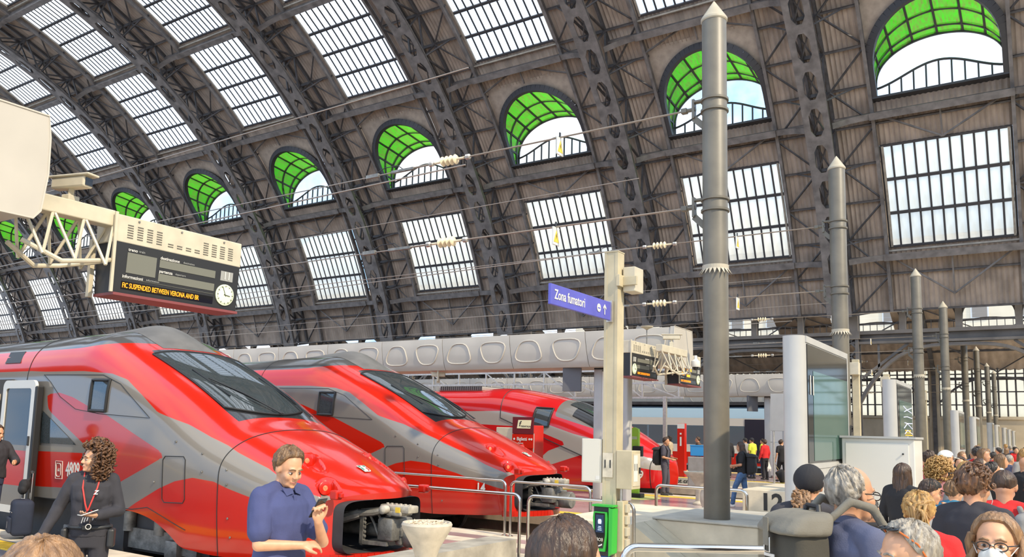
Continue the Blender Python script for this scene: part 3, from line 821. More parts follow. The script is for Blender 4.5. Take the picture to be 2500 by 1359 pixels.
    # side brackets (tow lugs)
    P['tow_lug'] = [MB().rbox((-.30, sg*.90-.06, .93), (-.16, sg*.90+.06, 1.05), .02).rbox((-.2, sg*.9-.03, .96), (-.1, sg*.9+.03, 1.02), .01).mesh('tow_lug', redp) for sg in (-1, 1)]
    # coupler
    mb = MB()
    mb.box((-.9, -.07, .42), (.22, .07, .50)); mb.tube([(-1, 0, .46), (.1, 0, .46)], .09, 12)
    for y in (-.26, .26): mb.beam((-.35, y, .30), (-.35, y, .74), .05, .07); mb.beam((-.35, y, .32), (.1, y*.8, .32), .05, .05)
    mb.beam((-.35, -.28, .74), (-.35, .28, .74), .05, .06); mb.beam((-.35, -.28, .31), (-.35, .28, .31), .05, .06)
    mb.tube([(-.9, -.45, .62), (-.5, -.38, .70), (-.2, -.2, .72), (.1, -.05, .80)], .05, 8); mb.tube([(-.9, -.6, .35), (-.6, -.5, .62), (-.4, -.3, .70)], .07, 8)
    for i in range(5): mb.tube([(-.3+.08*i, -.2+.1*i, .72), (-.25+.08*i, -.12+.09*i, .55), (-.1+.05*i, -.15+.08*i, .36)], .018, 6)
    for i in range(7): mb.lathe([(.02, 0), (.02, .03), (.001, .034)], 6, Matrix.Translation((-.32, -.26, .34+.06*i)) @ Matrix.Rotation(PI/2, 4, 'Y'))
    mb.rbox((-.1, -.22, .36), (.18, .22, .66), .03)
    P['coupler'] = mb.mesh('coupler', castm, True, 40)
    h = MB(); h.lathe([(.02, .0), (.15, .0), (.165, .03), (.165, .26), (.15, .28), (.0001, .285)], 22, Matrix.Translation((.16, .12, .42)) @ Matrix.Rotation(PI/2, 4, 'Y'))
    h.rbox((.10, -.06, .30), (.2, .34, .60), .02); P['coupling_head'] = h.mesh('coupling_head', castm, True, 40)
    h = MB(); h.rbox((-.10, -.18, .74), (.42, .04, .84), .02); h.rbox((.05, -.20, .70), (.3, .06, .76), .015)
    h.lathe([(.055, 0), (.06, .04), (.06, .10), (.03, .12), (.0001, .12)], 12, Matrix.Translation((.06, -.2, .78)) @ Matrix.Rotation(PI/2, 4, 'X'))
    for i in range(6): h.lathe([(.02, 0), (.02, .02), (.001, .022)], 6, Matrix.Translation((-.02+.08*i, -.10, .84)))
    P['electric_head'] = h.mesh('electric_head', castl, True, 40)
    P['tag'] = MB().box((.22, -.215, .75), (.30, -.205, .82)).mesh('yellow_tag', yellow)
    # emblem on the nose
    c = loco.pt(.62, 0, .0); tx_ = (loco.pt(.60, .0)-loco.pt(.66, 0)).normalized(); up = (loco.pt(.68, 0)-loco.pt(.6, 0)).normalized()
    M = frame_M(loco.pt(.62, -.02, .012), (0, 1, 0), up)
    pl_ = lambda pts, d0, d1: MB().prism(pts, d0, d1, lambda u, v, t: M @ Vector((u, v, t)))
    P['emblem'] = pl_([(-.08, .10), (.075, .10), (.08, .06), (.066, .04), (.075, .02), (.07, -.06), (.05, -.095), (.02, -.10), (-.07, -.10), (-.065, 0)], 0, .006).mesh('emblem', white_p)
    P['emblem_green'] = pl_([(-.068, .088), (-.008, .088), (-.03, .07), (-.035, .045), (-.065, .045)], .006, .009).prism([(.02, .088), (.066, .088), (.066, .05), (.03, .052)], .006, .009, lambda u, v, t: M @ Vector((u, v, t))).prism([(-.058, .028), (-.03, .028), (-.03, -.03), (-.06, -.07)], .006, .009, lambda u, v, t: M @ Vector((u, v, t))).mesh('emblem_green', mat('emblem_green', (.02, .22, .15), .4))
    P['emblem_red'] = pl_([(.03, .02), (.058, .02), (.056, -.05), (.035, -.082), (.0, -.086), (.03, -.05)], .006, .009).mesh('emblem_red', redp)
    # under-floor gear
    mb = MB(); mb.box((-19.4, -1.25, -.25), (-4.6, 1.25, .56)); mb.box((-4.6, -1.1, -.1), (-2.7, 1.1, .5))
    P['underframe'] = mb.mesh('underframe', dkgrey)
    bg_ = MB()
    for s in (3.4, 6.2):
        for sg in (-1, 1): bg_.lathe([(.2, -.07), (.52, -.07), (.55, 0), (.52, .06), (.2, .07)], 24, Matrix.Translation((-s, sg*.78, -.04)) @ Matrix.Rotation(PI/2, 4, 'X'))
    for sg in (-1, 1):
        bg_.box((-7.0, sg*1.1-.07, -.05), (-2.9, sg*1.1+.07, .25)); bg_.rbox((-3.55, sg*1.14-.12, -.14), (-3.25, sg*1.14+.12, .16), .03); bg_.rbox((-6.35, sg*1.14-.12, -.14), (-6.05, sg*1.14+.12, .16), .03)
        for s in (3.8, 4.6, 5.6): bg_.tube([(-s, sg*1.16, .2), (-s, sg*1.16, .5)], .1, 10)
    P['bogie'] = bg_.mesh('bogie', castm, True, 40)
    P['vent'] = MB().prism([(0, 0), (.55, 0), (.45, .22), (-.1, .22)], 0, .01, lambda u, v, t: loco.side(8.5-u, 2.86+v, -1, .004+t)).mesh('vent_grille', blackm)
    return P
LP_ = loco_parts()
def warp(me):
    for v in me.vertices:
        s_ = -v.co.x
        v.co.x = -(s_*(2.35/2.6) if 0 < s_ < 2.6 else (s_-.25 if s_ >= 2.6 else s_))
def warp_all(x):
    if isinstance(x, (list, tuple)): [warp_all(i) for i in x]
    elif isinstance(x, dict): [warp_all(i) for i in x.values()]
    else: warp(x)
warp(body_me); warp_all(LP_)
XW = .25
def make_loco(name, label, x, y, z):
    o = thing(name, label, 'train', (x, y, z), group='red high speed trains at the platform ends')
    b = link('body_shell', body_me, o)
    for k in ('nose_ring', 'lower_lip', 'coupler_bay', 'roof_fairing', 'underframe', 'bogie'): link(k, LP_[k], o)
    ws = link('windshield', LP_['windshield'], o); link('windshield_seal', LP_['windshield_seal'], ws)
    for m in LP_['wiper']: link('wiper', m, ws)
    for r_, g in LP_['headlamp']: h = link('headlamp', r_, o); link('lens', g, h)
    for f, g in LP_['cab_window']: h = link('cab_window', f, o); link('cab_glass', g, h)
    for m in LP_['panel_joint']: link('panel_joint', m, b)
    for m in LP_['triangle_window']: link('triangle_window', m, o)
    for m in LP_['tow_lug']: link('tow_lug', m, o)
    link('bolts', LP_['bolts'], b, kind='stuff'); link('vent_grille', LP_['vent'], b)
    c = link('coupler', LP_['coupler'], o); link('coupling_head', LP_['coupling_head'], c); link('electric_head', LP_['electric_head'], c); link('yellow_tag', LP_['tag'], c)
    e = link('emblem', LP_['emblem'], o); link('emblem_green', LP_['emblem_green'], e); link('emblem_red', LP_['emblem_red'], e)
    return o
T1 = make_loco('red_locomotive', 'red and grey locomotive with an open white-framed door, beside the dark asphalt platform', -7.55, 8.66, 0)
T2 = make_loco('red_locomotive', 'red and grey locomotive numbered 14 behind the steel railings', -8.40, 14.4, .10)
def on_side(tr, s, z, txt, size, mname='white_paint', bold=.02, sx=1., name='lettering', shear=0.):
    p = loco.side(s, z, -1, .006); mb = MB(); text_mb(mb, txt, size, frame_M(p, (1, 0, 0), (0, 0, 1)), bold=bold, sx=sx, shear=shear); mb.v = [(v[0]+.25, v[1], v[2]) for v in mb.v]; return mb.build(name, MATS[mname], tr)
on_side(T1, 5.88, 1.06, '4809', .33, sx=.62, bold=.012, name='number_lettering')
on_side(T1, 7.7, 1.23, 'ON BOARD', .13, bold=.02, shear=.3, name='board_lettering')
on_side(T1, 7.35, .96, '8J', .13, bold=.01, name='small_lettering')
on_side(T1, 6.30, 1.045, '61', .075, bold=.01, name='plate_lettering')
mb = MB()
for a, b, c, d in ((6.40, 6.19, 1.19, .905),):
    q = [loco.side(s, z, -1, .006) for s, z in ((a, c), (b, c), (b, d), (a, d))]; mb.tube(q, .006, 4, close=True)
q = [loco.side(s, z, -1, .006) for s, z in ((6.36, 1.15), (6.26, 1.15), (6.24, 1.12), (6.24, .97), (6.27, .94), (6.36, .94), (6.38, .97), (6.38, 1.12))]; mb.tube(q, .006, 4, close=True)
mb.beam(loco.side(8.1, 1.13, -1, .006), loco.side(7.3, 1.13, -1, .006), .03, .005, (0, 1, 0))
mb.v = [(v[0]+.25, v[1], v[2]) for v in mb.v]; mb.build('plate_outline', white_p, T1)
p = loco.side(.62, .64, -1, .014); mb = MB(); d = (loco.side(.5, .64)-loco.side(.75, .64)); text_mb(mb, '14', .26, frame_M(p, d, (0, 0, 1)), bold=.02, sx=.8); mb.v = [(v[0]*2.35/2.6, v[1]-.012, v[2]) for v in mb.v]; mb.build('number_lettering', white_p, T2)
# open plug door of the first locomotive
dr = thing('door_leaf', '', ''); dr.parent = T1
for k_ in ('label', 'category'):
    if k_ in dr: del dr[k_]
mb = MB(); x0, x1, z0, z1, yo = -7.81, -6.70, .28, 2.53, -1.60
bm_ = []
def rr(x0, x1, z0, z1, r, n=5):
    L = []
    for cx, cz, a in ((x1-r, z1-r, 0), (x0+r, z1-r, 90), (x0+r, z0+r, 180), (x1-r, z0+r, 270)):
        for i in range(n+1): th = R(a+90*i/n); L.append((cx+r*cos(th), cz+r*sin(th)))
    return L
out, inn = rr(x0, x1, z0, z1, .12), rr(x0+.11, x1-.13, z0+.12, z1-.14, .06)
f = lambda u, v, t: (u, t, v)
rows = [[f(u, v, yo) for u, v in out], [f(u, v, yo) for u, v in inn], [f(u, v, yo+.05) for u, v in inn], [f(u, v, yo+.05) for u, v in out], [f(u, v, yo) for u, v in out]]
mb.grid(rows, wrap=True).build('door_frame', white_p, dr, True, 30)
MB().prism(rr(x0+.1, x1-.12, 1.42, z1-.13, .05), yo+.02, yo+.03, f).build('door_glass', mat('door_glass', (.05, .05, .045), .05), dr)
MB().prism(rr(x0+.1, x1-.12, .74, 1.33, .01), yo+.015, yo+.04, f).build('door_panel', redp, dr)
MB().box((x0+.1, yo+.015, .38), (x1-.12, yo+.04, .74)).build('lower_panel', greym, dr); MB().box((x0+.1, yo+.015, 1.33), (x1-.12, yo+.04, 1.42)).build('door_trim', greym, dr)
MB().rbox((x1-.03, yo+.0, z0+.05), (x1+.06, yo+.12, z1-.1), .02).build('door_seal', blackm, dr)
for zz in (1.42, .55): MB().rbox((x1-.10, yo-.02, zz), (x1-.05, yo+.01, zz+.16), .01).build('door_latch', blackm, dr)
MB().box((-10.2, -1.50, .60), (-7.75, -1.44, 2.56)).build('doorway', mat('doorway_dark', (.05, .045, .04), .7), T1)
MB().box((-9.2, -1.53, .7), (-8.1, -1.49, 2.3)).build('vestibule_panel', mat('vestibule', (.42, .36, .27), .5, var=.2, scale=2), T1)
# ------------------------------------------------------------------ third train: long sloping nose, number 29
sl = Nose(zt=[(0, .98), (.15, 1.12), (.7, 1.50), (1.6, 2.04), (2.6, 2.52), (3.4, 2.85), (5.1, 3.27), (6.5, 3.43), (7.6, 3.38), (9, 3.36), (22, 3.36)],
          zb=[(0, .55), (.7, .8), (1.6, 1.1), (3.4, 1.7), (5, 2.1), (6.5, 2.35), (22, 2.35)],
          w=[(0, .45), (.1, .72), (.4, .98), (1, 1.2), (2, 1.36), (3, 1.43), (4.5, 1.46), (22, 1.46)],
          zbot=[(0, .10), (22, .05)], bow=.25, bowlen=.8, ex=[(0, 2.2), (3, 2.3), (6, 2.8), (22, 2.8)])
XN3 = -10.35
sX = lambda X: XN3-X
G3 = [(12, 2.55), (sX(-17.8), 2.53), (sX(-16.45), 2.55), (sX(-15.3), 2.34), (sX(-13.48), 1.80), (sX(-12.3), 1.55), (sX(-11.3), 1.20), (.2, .95), (-.2, .8), (-.2, .62), (.5, .70), (sX(-11.33), .78), (sX(-12.3), .98), (sX(-13.15), 1.10), (sX(-14.27), .74), (12, .74)]
V3 = [(12, 2.2), (sX(-15.4), 2.0), (sX(-15.13), 1.95), (sX(-13.79), 1.50), (sX(-13.75), 1.44), (sX(-14.44), 1.19), (sX(-15.0), .74), (12, .74)]
def g3(s, y, z): return np.minimum(poly_sd(s, z, G3), -poly_sd(s, z, V3))
def d3(s, y, z): return np.minimum(np.minimum(s-2.0, 3.9-s), z-(1.75+.28*(s-1.6)))
def b3(s, y, z): return np.minimum(np.minimum(s-1.9, 3.3-s), np.minimum(z-(1.55+.45*(s-1.6)), 1.2-np.abs(y)))
st3 = list(np.arange(0, 1.6, .04))+list(np.arange(1.6, 7, .08))+list(np.arange(7, 12, .25))+[14, 18, 22]
m3 = sl.mesh('body_shell', st3, red_l3, dict(sd_gray=g3, sd_dark=d3, sd_black=b3))
T3 = thing('sloping_nosed_train', 'red and silver train with a long sloping nose, numbered 29', 'train', (XN3, 26.0, 0), group='red high speed trains at the platform ends')
b3_ = link('body_shell', m3, T3)
ns_ = [(float(sl.x(0.0, y)), y, z) for y, z in sl.section(0.0)]; MB().grid([ns_, [(x_*.5+.06, y*.6, .5+(z-.5)*.6) for x_, y, z in ns_], [(.10, 0, .5)]*len(ns_)], wrap=True).build('nose_cap', redp, T3, True, 60)
rows = [[sl.pt(2.05+1.55*i/12+.5*(y/.75)**2*(1-i/12), y, .02) for y in [-.78+1.56*j/16 for j in range(17)]] for i in range(13)]
MB().grid(rows).build('windshield', glassd, T3, True, 80)
for sg in (-1, 1):
    mb = MB(); q = [sl.side(s, z, sg, .012) for s, z in ((4.65, 2.68), (4.02, 2.65), (4.10, 2.02), (4.74, 2.02))]; qq = []
    q_ = ((4.65, 2.68), (4.02, 2.65), (4.10, 2.02), (4.74, 2.02))
    for (a, b), (c_, d_) in zip(q_, q_[1:]+q_[:1]): qq += [sl.side(lerp(a, c_, i/6), lerp(b, d_, i/6), sg, .014) for i in range(6)]
    mb.tube(qq, .04, 6, close=True); cw = mb.build('cab_window', blackm, T3)
    MB().grid([[sl.side(lerp(lerp(4.65, 4.02, i/6), lerp(4.74, 4.10, i/6), j/6), lerp(2.68, 2.02, j/6), sg, .014) for i in range(7)] for j in range(7)]).build('cab_glass', glassd, cw, True)
    hb = [sl.side(s, z, sg, .012) for s, z in ((1.9, 1.32), (1.2, 1.12), (.75, .98), (.85, .94), (1.5, 1.08), (1.95, 1.24))]
    MB().add(hb, [tuple(range(6))]).build('headlamp', mat('lamp_grey', (.35, .34, .33), .1), T3)
mb = MB(); mb.tube([(float(sl.x(.35, y)), y*1.002, z) for y, z in sl.section(.35)[:-7]], .012, 5); mb.build('panel_joint', blackm, b3_)
mb = MB(); mb.tube([(float(sl.x(6.1, y)), y*1.002, z) for y, z in sl.section(6.1)[16:-7]], .014, 5); mb.build('panel_joint', blackm, b3_)
mb = MB(); mb.tube([sl.side(6.1-3.95*i/12, 2.3-1.46*i/12, -1, .006) for i in range(13)], .016, 5); mb.build('panel_joint', blackm, b3_)
mb = MB(); p = sl.side(.72, .52, -1, .02); d = sl.side(.6, .52)-sl.side(.85, .52); text_mb(mb, '29', .34, frame_M(p, d, (0, 0, 1)), bold=.03, sx=.8, shear=.1); mb.build('number_lettering', white_p, T3)
mb = MB(); mb.rbox((-9.4, -.95, 3.30), (-7.3, .95, 3.48), .05); mb.build('roof_box', mat('roof_grey', (.32, .31, .28), .5), T3)
mb = MB()
for i in range(20): mb.box((-9.3+.1*i, -.96, 3.34), (-9.24+.1*i, .8, 3.49))
mb.build('roof_grille', dkgrey, T3)
MB().box((-21, -1.2, -.4), (-1.0, 1.2, .1)).build('underframe', dkgrey, T3)
# ------------------------------------------------------------------ white and blue coach train far behind
ct = thing('coach_train', 'white and pale blue coach train standing behind the crowded platform', 'train', (0, 43.3, 0))
def coach(x0, x1):
    prof = [(-1.45, .25), (-1.47, 1.0), (-1.47, 2.2), (-1.42, 2.75), (-1.2, 3.2), (-.7, 3.45), (0, 3.5), (.7, 3.45), (1.2, 3.2), (1.42, 2.75), (1.47, 2.2), (1.47, 1.0), (1.45, .25)]
    b = MB().prism(prof, x0, x1, lambda u, v, t: (t, u, v)).build('coach_body', mat('coach_blue', (.30, .42, .52), .25), ct, True, 30)
    MB().box((x0+.05, -1.50, 2.35), (x1-.05, -1.44, 2.75)).build('white_band', white_p, ct)
    MB().box((x0+.05, -1.50, .95), (x1-.05, -1.44, 1.35)).build('lower_white_band', white_p, ct)
    MB().box((x0+.05, -1.495, .35), (x1-.05, -1.43, .95)).build('red_band', redp, ct)
    n = int((x1-x0)/2.2)
    for i in range(n): xa = x0+.6+i*2.2; MB().box((xa, -1.51, 1.38), (xa+2.1, -1.44, 2.32)).build('coach_window', mat('coach_glass', (.10, .13, .16), .08), ct)
    MB().box((x1-2.3, -1.52, .5), (x1-1.2, -1.45, 2.7)).build('coach_door', mat('coach_door', (.02, .025, .04), .2), ct)
    mb = MB(); mb.box((x0+.5, -1.1, 3.45), (x1-.5, 1.1, 3.62)); mb.build('roof_unit', dkgrey, ct)
    MB().box((x0+.4, -1.2, -.4), (x1-.4, 1.2, .3)).build('underframe', dkgrey, ct)
coach(-36.4, -10.6); coach(-63, -37)
# ------------------------------------------------------------------ station furniture
polem = mat('pole_paint', (.135, .118, .088), .45, var=.18, scale=2.5, bump=.03, bscale=60)
capm = mat('pole_cap', (.42, .37, .28), .5, var=.1, scale=4)
galv = mat('galvanised', (.50, .47, .42), .35, metal=.6, var=.15, scale=12)
inox = mat('stainless', (.62, .58, .52), .16, metal=1.0, var=.08, scale=3)
beige = mat('beige_paint', (.47, .40, .26), .5, var=.15, scale=3, bump=.05, bscale=30)
beige2 = mat('cream_paint', (.52, .46, .34), .45, var=.1, scale=5)
grp = mat('service_panel', (.44, .40, .34), .5, var=.08, scale=1.2)
grp_d = mat('service_bead', (.48, .44, .37), .45)
alu = mat('totem_grey', (.42, .41, .39), .35, var=.05, scale=3)
blk = mat('gloss_black', (.010, .010, .011), .06)
blk2 = mat('matt_black', (.02, .02, .021), .5)
whitem = mat('white_enamel', (.66, .63, .57), .35)
porc = mat('porcelain', (.72, .60, .40), .2, coat=.4)
wirem = mat('copper_wire', (.30, .25, .20), .4, metal=.5)
# --- catenary anchor poles
def pole_meshes(H=8.9, z0=.636, r=.195):
    P = {}
    P['shaft'] = MB().lathe([(r+.0, z0), (r, H-.35), (r*.98, H-.34)], 28).mesh('shaft', polem, True, 30)
    P['cap'] = MB().lathe([(r*1.02, H-.36), (r*1.09, H-.34), (r*1.09, H-.31), (.012, H), (.0001, H)], 28).mesh('cap', capm, True, 30)
    bd = []
    for z in (7.14, 5.5):
        mb = MB()
        for dz in (-.10, .08): mb.lathe([(r, z+dz-.018), (r*1.13, z+dz-.018), (r*1.13, z+dz+.018), (r, z+dz+.018)], 28)
        b = mb.mesh('clamp_band', polem, True, 30)
        k = MB(); k.box((-r-.17, -.05, z-.16), (-r-.13, .05, z+.16)); k.box((-r-.16, -.05, z+.10), (-r+.02, .05, z+.13)); k.beam((-r-.15, 0, z-.15), (-r+.02, 0, z-.32), .03, .1); k.tube([(-r-.30, 0, z), (-r-.12, 0, z)], .035, 8); k.rbox((-r-.36, -.05, z-.04), (-r-.26, .05, z+.04), .01)
        bd.append((b, k.mesh('bracket', polem)))
    P['bands'] = bd
    mb = MB(); n = 22; z = 4.46
    mb.lathe([(r, z), (r*1.04, z), (r*1.04, z+.06), (r, z+.06)], 28)
    for i in range(n):
        a0, a1, am = 2*PI*i/n, 2*PI*(i+1)/n, 2*PI*(i+.5)/n
        mb.add([(r*1.05*cos(a0), r*1.05*sin(a0), z), (r*1.05*cos(a1), r*1.05*sin(a1), z), (r*1.42*cos(am), r*1.42*sin(am), z-.10)], [(0, 1, 2)])
    P['collar'] = mb.mesh('spiked_collar', capm)
    return P
PM = pole_meshes()
pole_y = [12.2, 20.9, 36.7, 46.1, 59.9, 69.4, 84.5, 93.5]
pole_lab = ['tall dark steel pole with pointed cap on the concrete plinth nearest the red trains', 'dark steel pole with spiked collar standing behind the platform 11 display totem',
            'dark steel pole with pointed cap behind the second display totem', 'dark steel pole with pointed cap, fourth in the row along the concourse', 'dark steel pole with pointed cap, fifth in the row along the concourse',
            'dark steel pole, sixth in the row along the concourse']+['dark steel pole, %s in the row along the concourse' % ORD[i] for i in range(6, 8)]
for i, y in enumerate(pole_y):
    o = thing('catenary_pole', pole_lab[i], 'pole', (-4.2 if i % 2 == 0 else -4.08, y, 0), group='anchor poles along the platform ends')
    link('shaft', PM['shaft'], o); link('cap', PM['cap'], o); link('spiked_collar', PM['collar'], o)
    for b, k in PM['bands']: bb = link('clamp_band', b, o); link('bracket', k, bb)
# --- overhead wires anchored on the poles, with insulators and warning plates
def warn_plate(parent, x, y, z):
    p = MB().box((-.012, -.11, -.32), (.012, .11, 0)).build('warning_plate', white_p, parent, loc=(x, y, z))
    MB().prism([(-.09, -.27), (.09, -.27), (0, -.05)], .013, .017, lambda u, v, t: (t, u, v)).build('yellow_triangle', yellow, p)
    MB().prism([(-.012, -.22), (.02, -.16), (.004, -.16), (.02, -.10), (-.02, -.165), (-.002, -.165)], .017, .019, lambda u, v, t: (t, u, v)).build('bolt_symbol', tx, p)
    MB().box((-.01, -.02, 0), (.01, .02, .1)).build('hanger', blk2, p)
ins_me = None
def wire(x0, y, z, xi, label, sag=.0, plate=None, n=4):
    o = thing('overhead_wire', label, 'wire', (0, y, z), group='overhead wires running out along the tracks')
    mb = MB(); mb.tube([(x0, 0, 0), (xi+.35, 0, -.02)], .016, 6); mb.tube([(xi-.35, 0, -.02), (xi-1.4, .0, -.03)], .02, 6); mb.tube([(xi-1.4, 0, -.03), (-60, 0, -.25), (-130, 0, -.25)], .013, 5)
    mb.build('cable', wirem, o)
    k = MB(); k.tube([(xi-.36, 0, -.02), (xi+.36, 0, -.02)], .026, 8)
    for i in range(n):
        c = xi+(i-(n-1)/2)*.105
        k.lathe([(.03, -.02), (.09, -.012), (.10, .0), (.085, .018), (.03, .03)], 14, Matrix.Translation((c, 0, -.02)) @ Matrix.Rotation(PI/2, 4, 'Y'))
    k.build('insulator', porc, o, True, 50)
    for xx in (xi-.45, xi+.45): MB().lathe([(.03, -.06), (.055, -.04), (.055, .04), (.03, .06)], 8, Matrix.Translation((xx, 0, -.02)) @ Matrix.Rotation(PI/2, 4, 'Y')).build('clamp', galv, o)
    t = MB(); t.rbox((xi-1.5, -.03, -.06), (xi-.9, .03, 0), .01); t.rbox((xi-2.2, -.035, -.07), (xi-1.85, .035, .01), .01); t.build('turnbuckle', castm, o)
    MB().tube([(xi-1.2, 0, 0), (xi-1.35, 0, .10), (xi-1.7, 0, .10), (xi-2.0, 0, 0)], .010, 5).build('bridging_loop', blk2, o)
    if plate is not None: warn_plate(o, plate, 0, -.02)
    return o
wire(-4.765, 12.2, 7.14, -9.55, 'upper overhead wire with insulators running from the tallest looking pole', plate=-7.05)
wire(-4.765, 12.2, 5.5, -9.55, 'lower overhead wire with insulators and warning plate, from the nearest pole', plate=-7.1)
wire(-4.645, 20.9, 7.14, -8.8, 'upper overhead wire with insulators running from the second pole', plate=-6.6)
wire(-4.645, 20.9, 5.5, -8.8, 'lower overhead wire with insulators running from the second pole', plate=-6.6)
for i, y in enumerate(pole_y[2:6]):
    for z, nm in ((7.14, 'upper'), (5.5, 'lower')):
        wire(-4.765 if i % 2 == 0 else -4.645, y, z, -11.5 if i % 2 else -10.5, '%s overhead wire running from the %s pole of the row' % (nm, ORD[i+2]), plate=-7.5)
for y, z in ((8.66, 4.9), (14.4, 4.9), (26.0, 4.9), (31.7, 4.9)):
    o = thing('contact_wire', 'thin contact wire strung above the %s track' % ORD[tracks.index(y)], 'wire', (0, y, z), group='contact wires above the tracks')
    mb = MB(); mb.tube([(-6.5, 0, .6), (-20, 0, .35), (-60, 0, .35), (-130, 0, .35)], .012, 5); mb.build('cable', wirem, o)
    mb = MB(); mb.tube([(-6.5, 0, 2.0), (-40, 0, 1.5), (-130, 0, 1.6)], .010, 5); mb.build('messenger_cable', wirem, o)
# --- concrete plinths at the track ends
def plinth(y0, y1, label, num=None, ramp=True):
    o = thing('concrete_plinth', label, 'plinth', (0, 0, 0), group='concrete plinths at the track ends')
    MB().rbox((-5.0, y0+.85, 0), (-3.45, y1, .60), .02).build('pole_block', conc, o)
    MB().rbox((-6.25, y0, 0), (-5.0, y1, .598), .02).build('rear_block', conc, o)
    MB().rbox((-5.05, y0+.83, .60), (-3.42, y1+.02, .635), .01).build('cover_plate', mat('plate_grey', (.42, .39, .33), .6, var=.15, scale=4), o)
    if ramp:
        for a, b in ((y0, y0+.40), (y0+.42, y0+.84)):
            MB().prism([(-5.0, 0), (-5.0, .60), (-4.15, .02), (-4.15, 0)], a, b, lambda u, v, t: (u, t, v)).build('sloped_slab', beige2, o)
    if num:
        mb = MB(); text_mb(mb, num, .56, frame_M((-5.55, y0-.004, .30), (1, 0, 0), (0, 0, 1)), bold=.03); mb.build('number_lettering', tx, o)
    return o
plinth(10.9, 13.9, 'pale concrete plinth with sloped slabs under the tallest looking pole')
plinth(20.0, 23.0, 'pale concrete plinth painted with a black number 12', '12')
plinth(35.5, 38.5, 'concrete plinth under the third pole of the row'); plinth(45, 48, 'concrete plinth under the fourth pole of the row')
for i_ in range(4, 8): plinth(pole_y[i_]-1.7, pole_y[i_]+1.2, 'concrete plinth under the %s pole of the row' % ORD[i_], None, False)
# --- steel tube railings
def hoop(name, label, a, b, h, r=.024, group='stainless steel railings', posts=True, second=None):
    """tube frame from a to b with rounded top corners"""
    a, b = Vector(a), Vector(b); d = (b-a).normalized(); o = thing(name, label, 'railing', tuple(a), group=group); L = (b-a).length; k = .11
    mb = MB(); pts = [Vector((0, 0, 0)), Vector((0, 0, h-k))]
    for i in range(1, 6): th = PI/2*i/6; pts.append(d*(k-k*cos(th))+Vector((0, 0, h-k+k*sin(th))))
    pts += [d*k+Vector((0, 0, h)), d*(L-k)+Vector((0, 0, h))]
    for i in range(1, 6): th = PI/2*i/6; pts.append(d*(L-k+k*sin(th))+Vector((0, 0, h-k+k*cos(th))))
    pts += [d*L+Vector((0, 0, h-k)), d*L]
    mb.tube(pts, r, 12); mb.build('top_tube', inox, o, True)
    if second: MB().tube([Vector((0, 0, second)), d*L+Vector((0, 0, second))], r*.8, 10).build('mid_tube', inox, o, True)
    for q in (Vector((0, 0, 0)), d*L): MB().lathe([(r*2.4, 0), (r*2.4, .012), (r*1.1, .02)], 14, Matrix.Translation(q)).build('foot_plate', inox, o, True)
    return o
hoop('steel_railing', 'long steel tube railing standing before the nose of the first red locomotive', (-9.6, 10.47, 0), (-6.62, 10.45, 0), .93)
hoop('steel_railing', 'steel tube railing joining the beige post numbered 11', (-6.45, 10.42, 0), (-4.75, 10.42, 0), .93)
hoop('steel_railing', 'steel tube railing standing before the locomotive numbered 14', (-11.4, 12.6, 0), (-8.2, 12.45, 0), .97)
hoop('steel_railing', 'steel tube railing beside the coupler of the locomotive numbered 14', (-8.05, 12.4, 0), (-6.4, 12.3, 0), .97)
hoop('steel_railing', 'low steel tube railing behind the tall pole plinth', (-6.2, 14.6, 0), (-4.45, 14.5, 0), .92, r=.03)
hoop('steel_railing', 'thick steel tube railing close beside the man with the backpack', (-2.82, 6.0, 0), (-1.75, 6.75, 0), 1.0, r=.034)
# --- bowl ash stand
o = thing('ash_stand', 'stone bowl ash stand full of cigarette ends beside the first locomotive', 'ash stand', (-5.60, 6.98, 0))
stn = mat('cast_stone', (.48, .42, .33), .7, var=.15, scale=8, bump=.1, bscale=60)
MB().lathe([(.17, 0), (.17, .03), (.115, .05), (.10, .12), (.10, .40), (.115, .52), (.15, .62), (.22, .74), (.265, .82), (.275, .86), (.262, .885), (.245, .885), (.235, .86), (.0001, .85)], 36).build('bowl', stn, o, True, 40)
mb = MB()
for i in range(70):
    a = random.random()*2*PI; rr_ = .21*random.random()**.5; b = random.random()*PI; l = .018+.02*random.random(); c = Vector((rr_*cos(a), rr_*sin(a), .868+.02*random.random())); d = Vector((cos(b), sin(b), .4*random.random()))*l
    mb.tube([c-d, c+d], .0055, 5)
mb.build('cigarette_ends', mat('butts', (.62, .50, .36), .8, var=.4, scale=30), o, kind='stuff')
MB().lathe([(.228, .852), (.10, .872), (.0001, .874)], 24, cap=False).build('sand', mat('sand', (.55, .47, .36), .9, var=.4, scale=50), o)
MB().lathe([(.118, .06), (.122, .075), (.118, .09)], 24).build('foot_ring', stn, o)
# --- beige post number 11 with sign, boxes and ticket reader
px, py = -4.85, 9.95
o = thing('platform_post', 'beige steel post numbered 11 carrying a blue sign and metal boxes', 'post', (px, py, 0))
MB().box((-.10, -.10, 0), (-.06, .10, 4.34)).box((.06, -.10, 0), (.10, .10, 4.34)).box((-.08, -.095, 0), (.08, -.06, 4.34)).box((-.08, .06, 0), (.08, .095, 4.34)).build('post_shaft', beige, o)
MB().box((-.105, -.105, 4.34), (.105, .105, 4.355)).build('post_top', beige, o)
MB().rbox((.10, -.02, 3.88), (.34, .02, 4.0), .005).rbox((.09, -.13, 3.86), (.14, .13, 4.02), .005).build('bracket_strap', beige, o)
MB().rbox((.12, .02, 3.80), (.30, .30, 4.14), .01).build('lamp_box', beige2, o)
MB().box((-.095, -.108, 1.30), (.055, -.102, 1.62)).build('number_plate', mat('weathered_plate', (.62, .55, .42), .7, var=.3, scale=6), o)
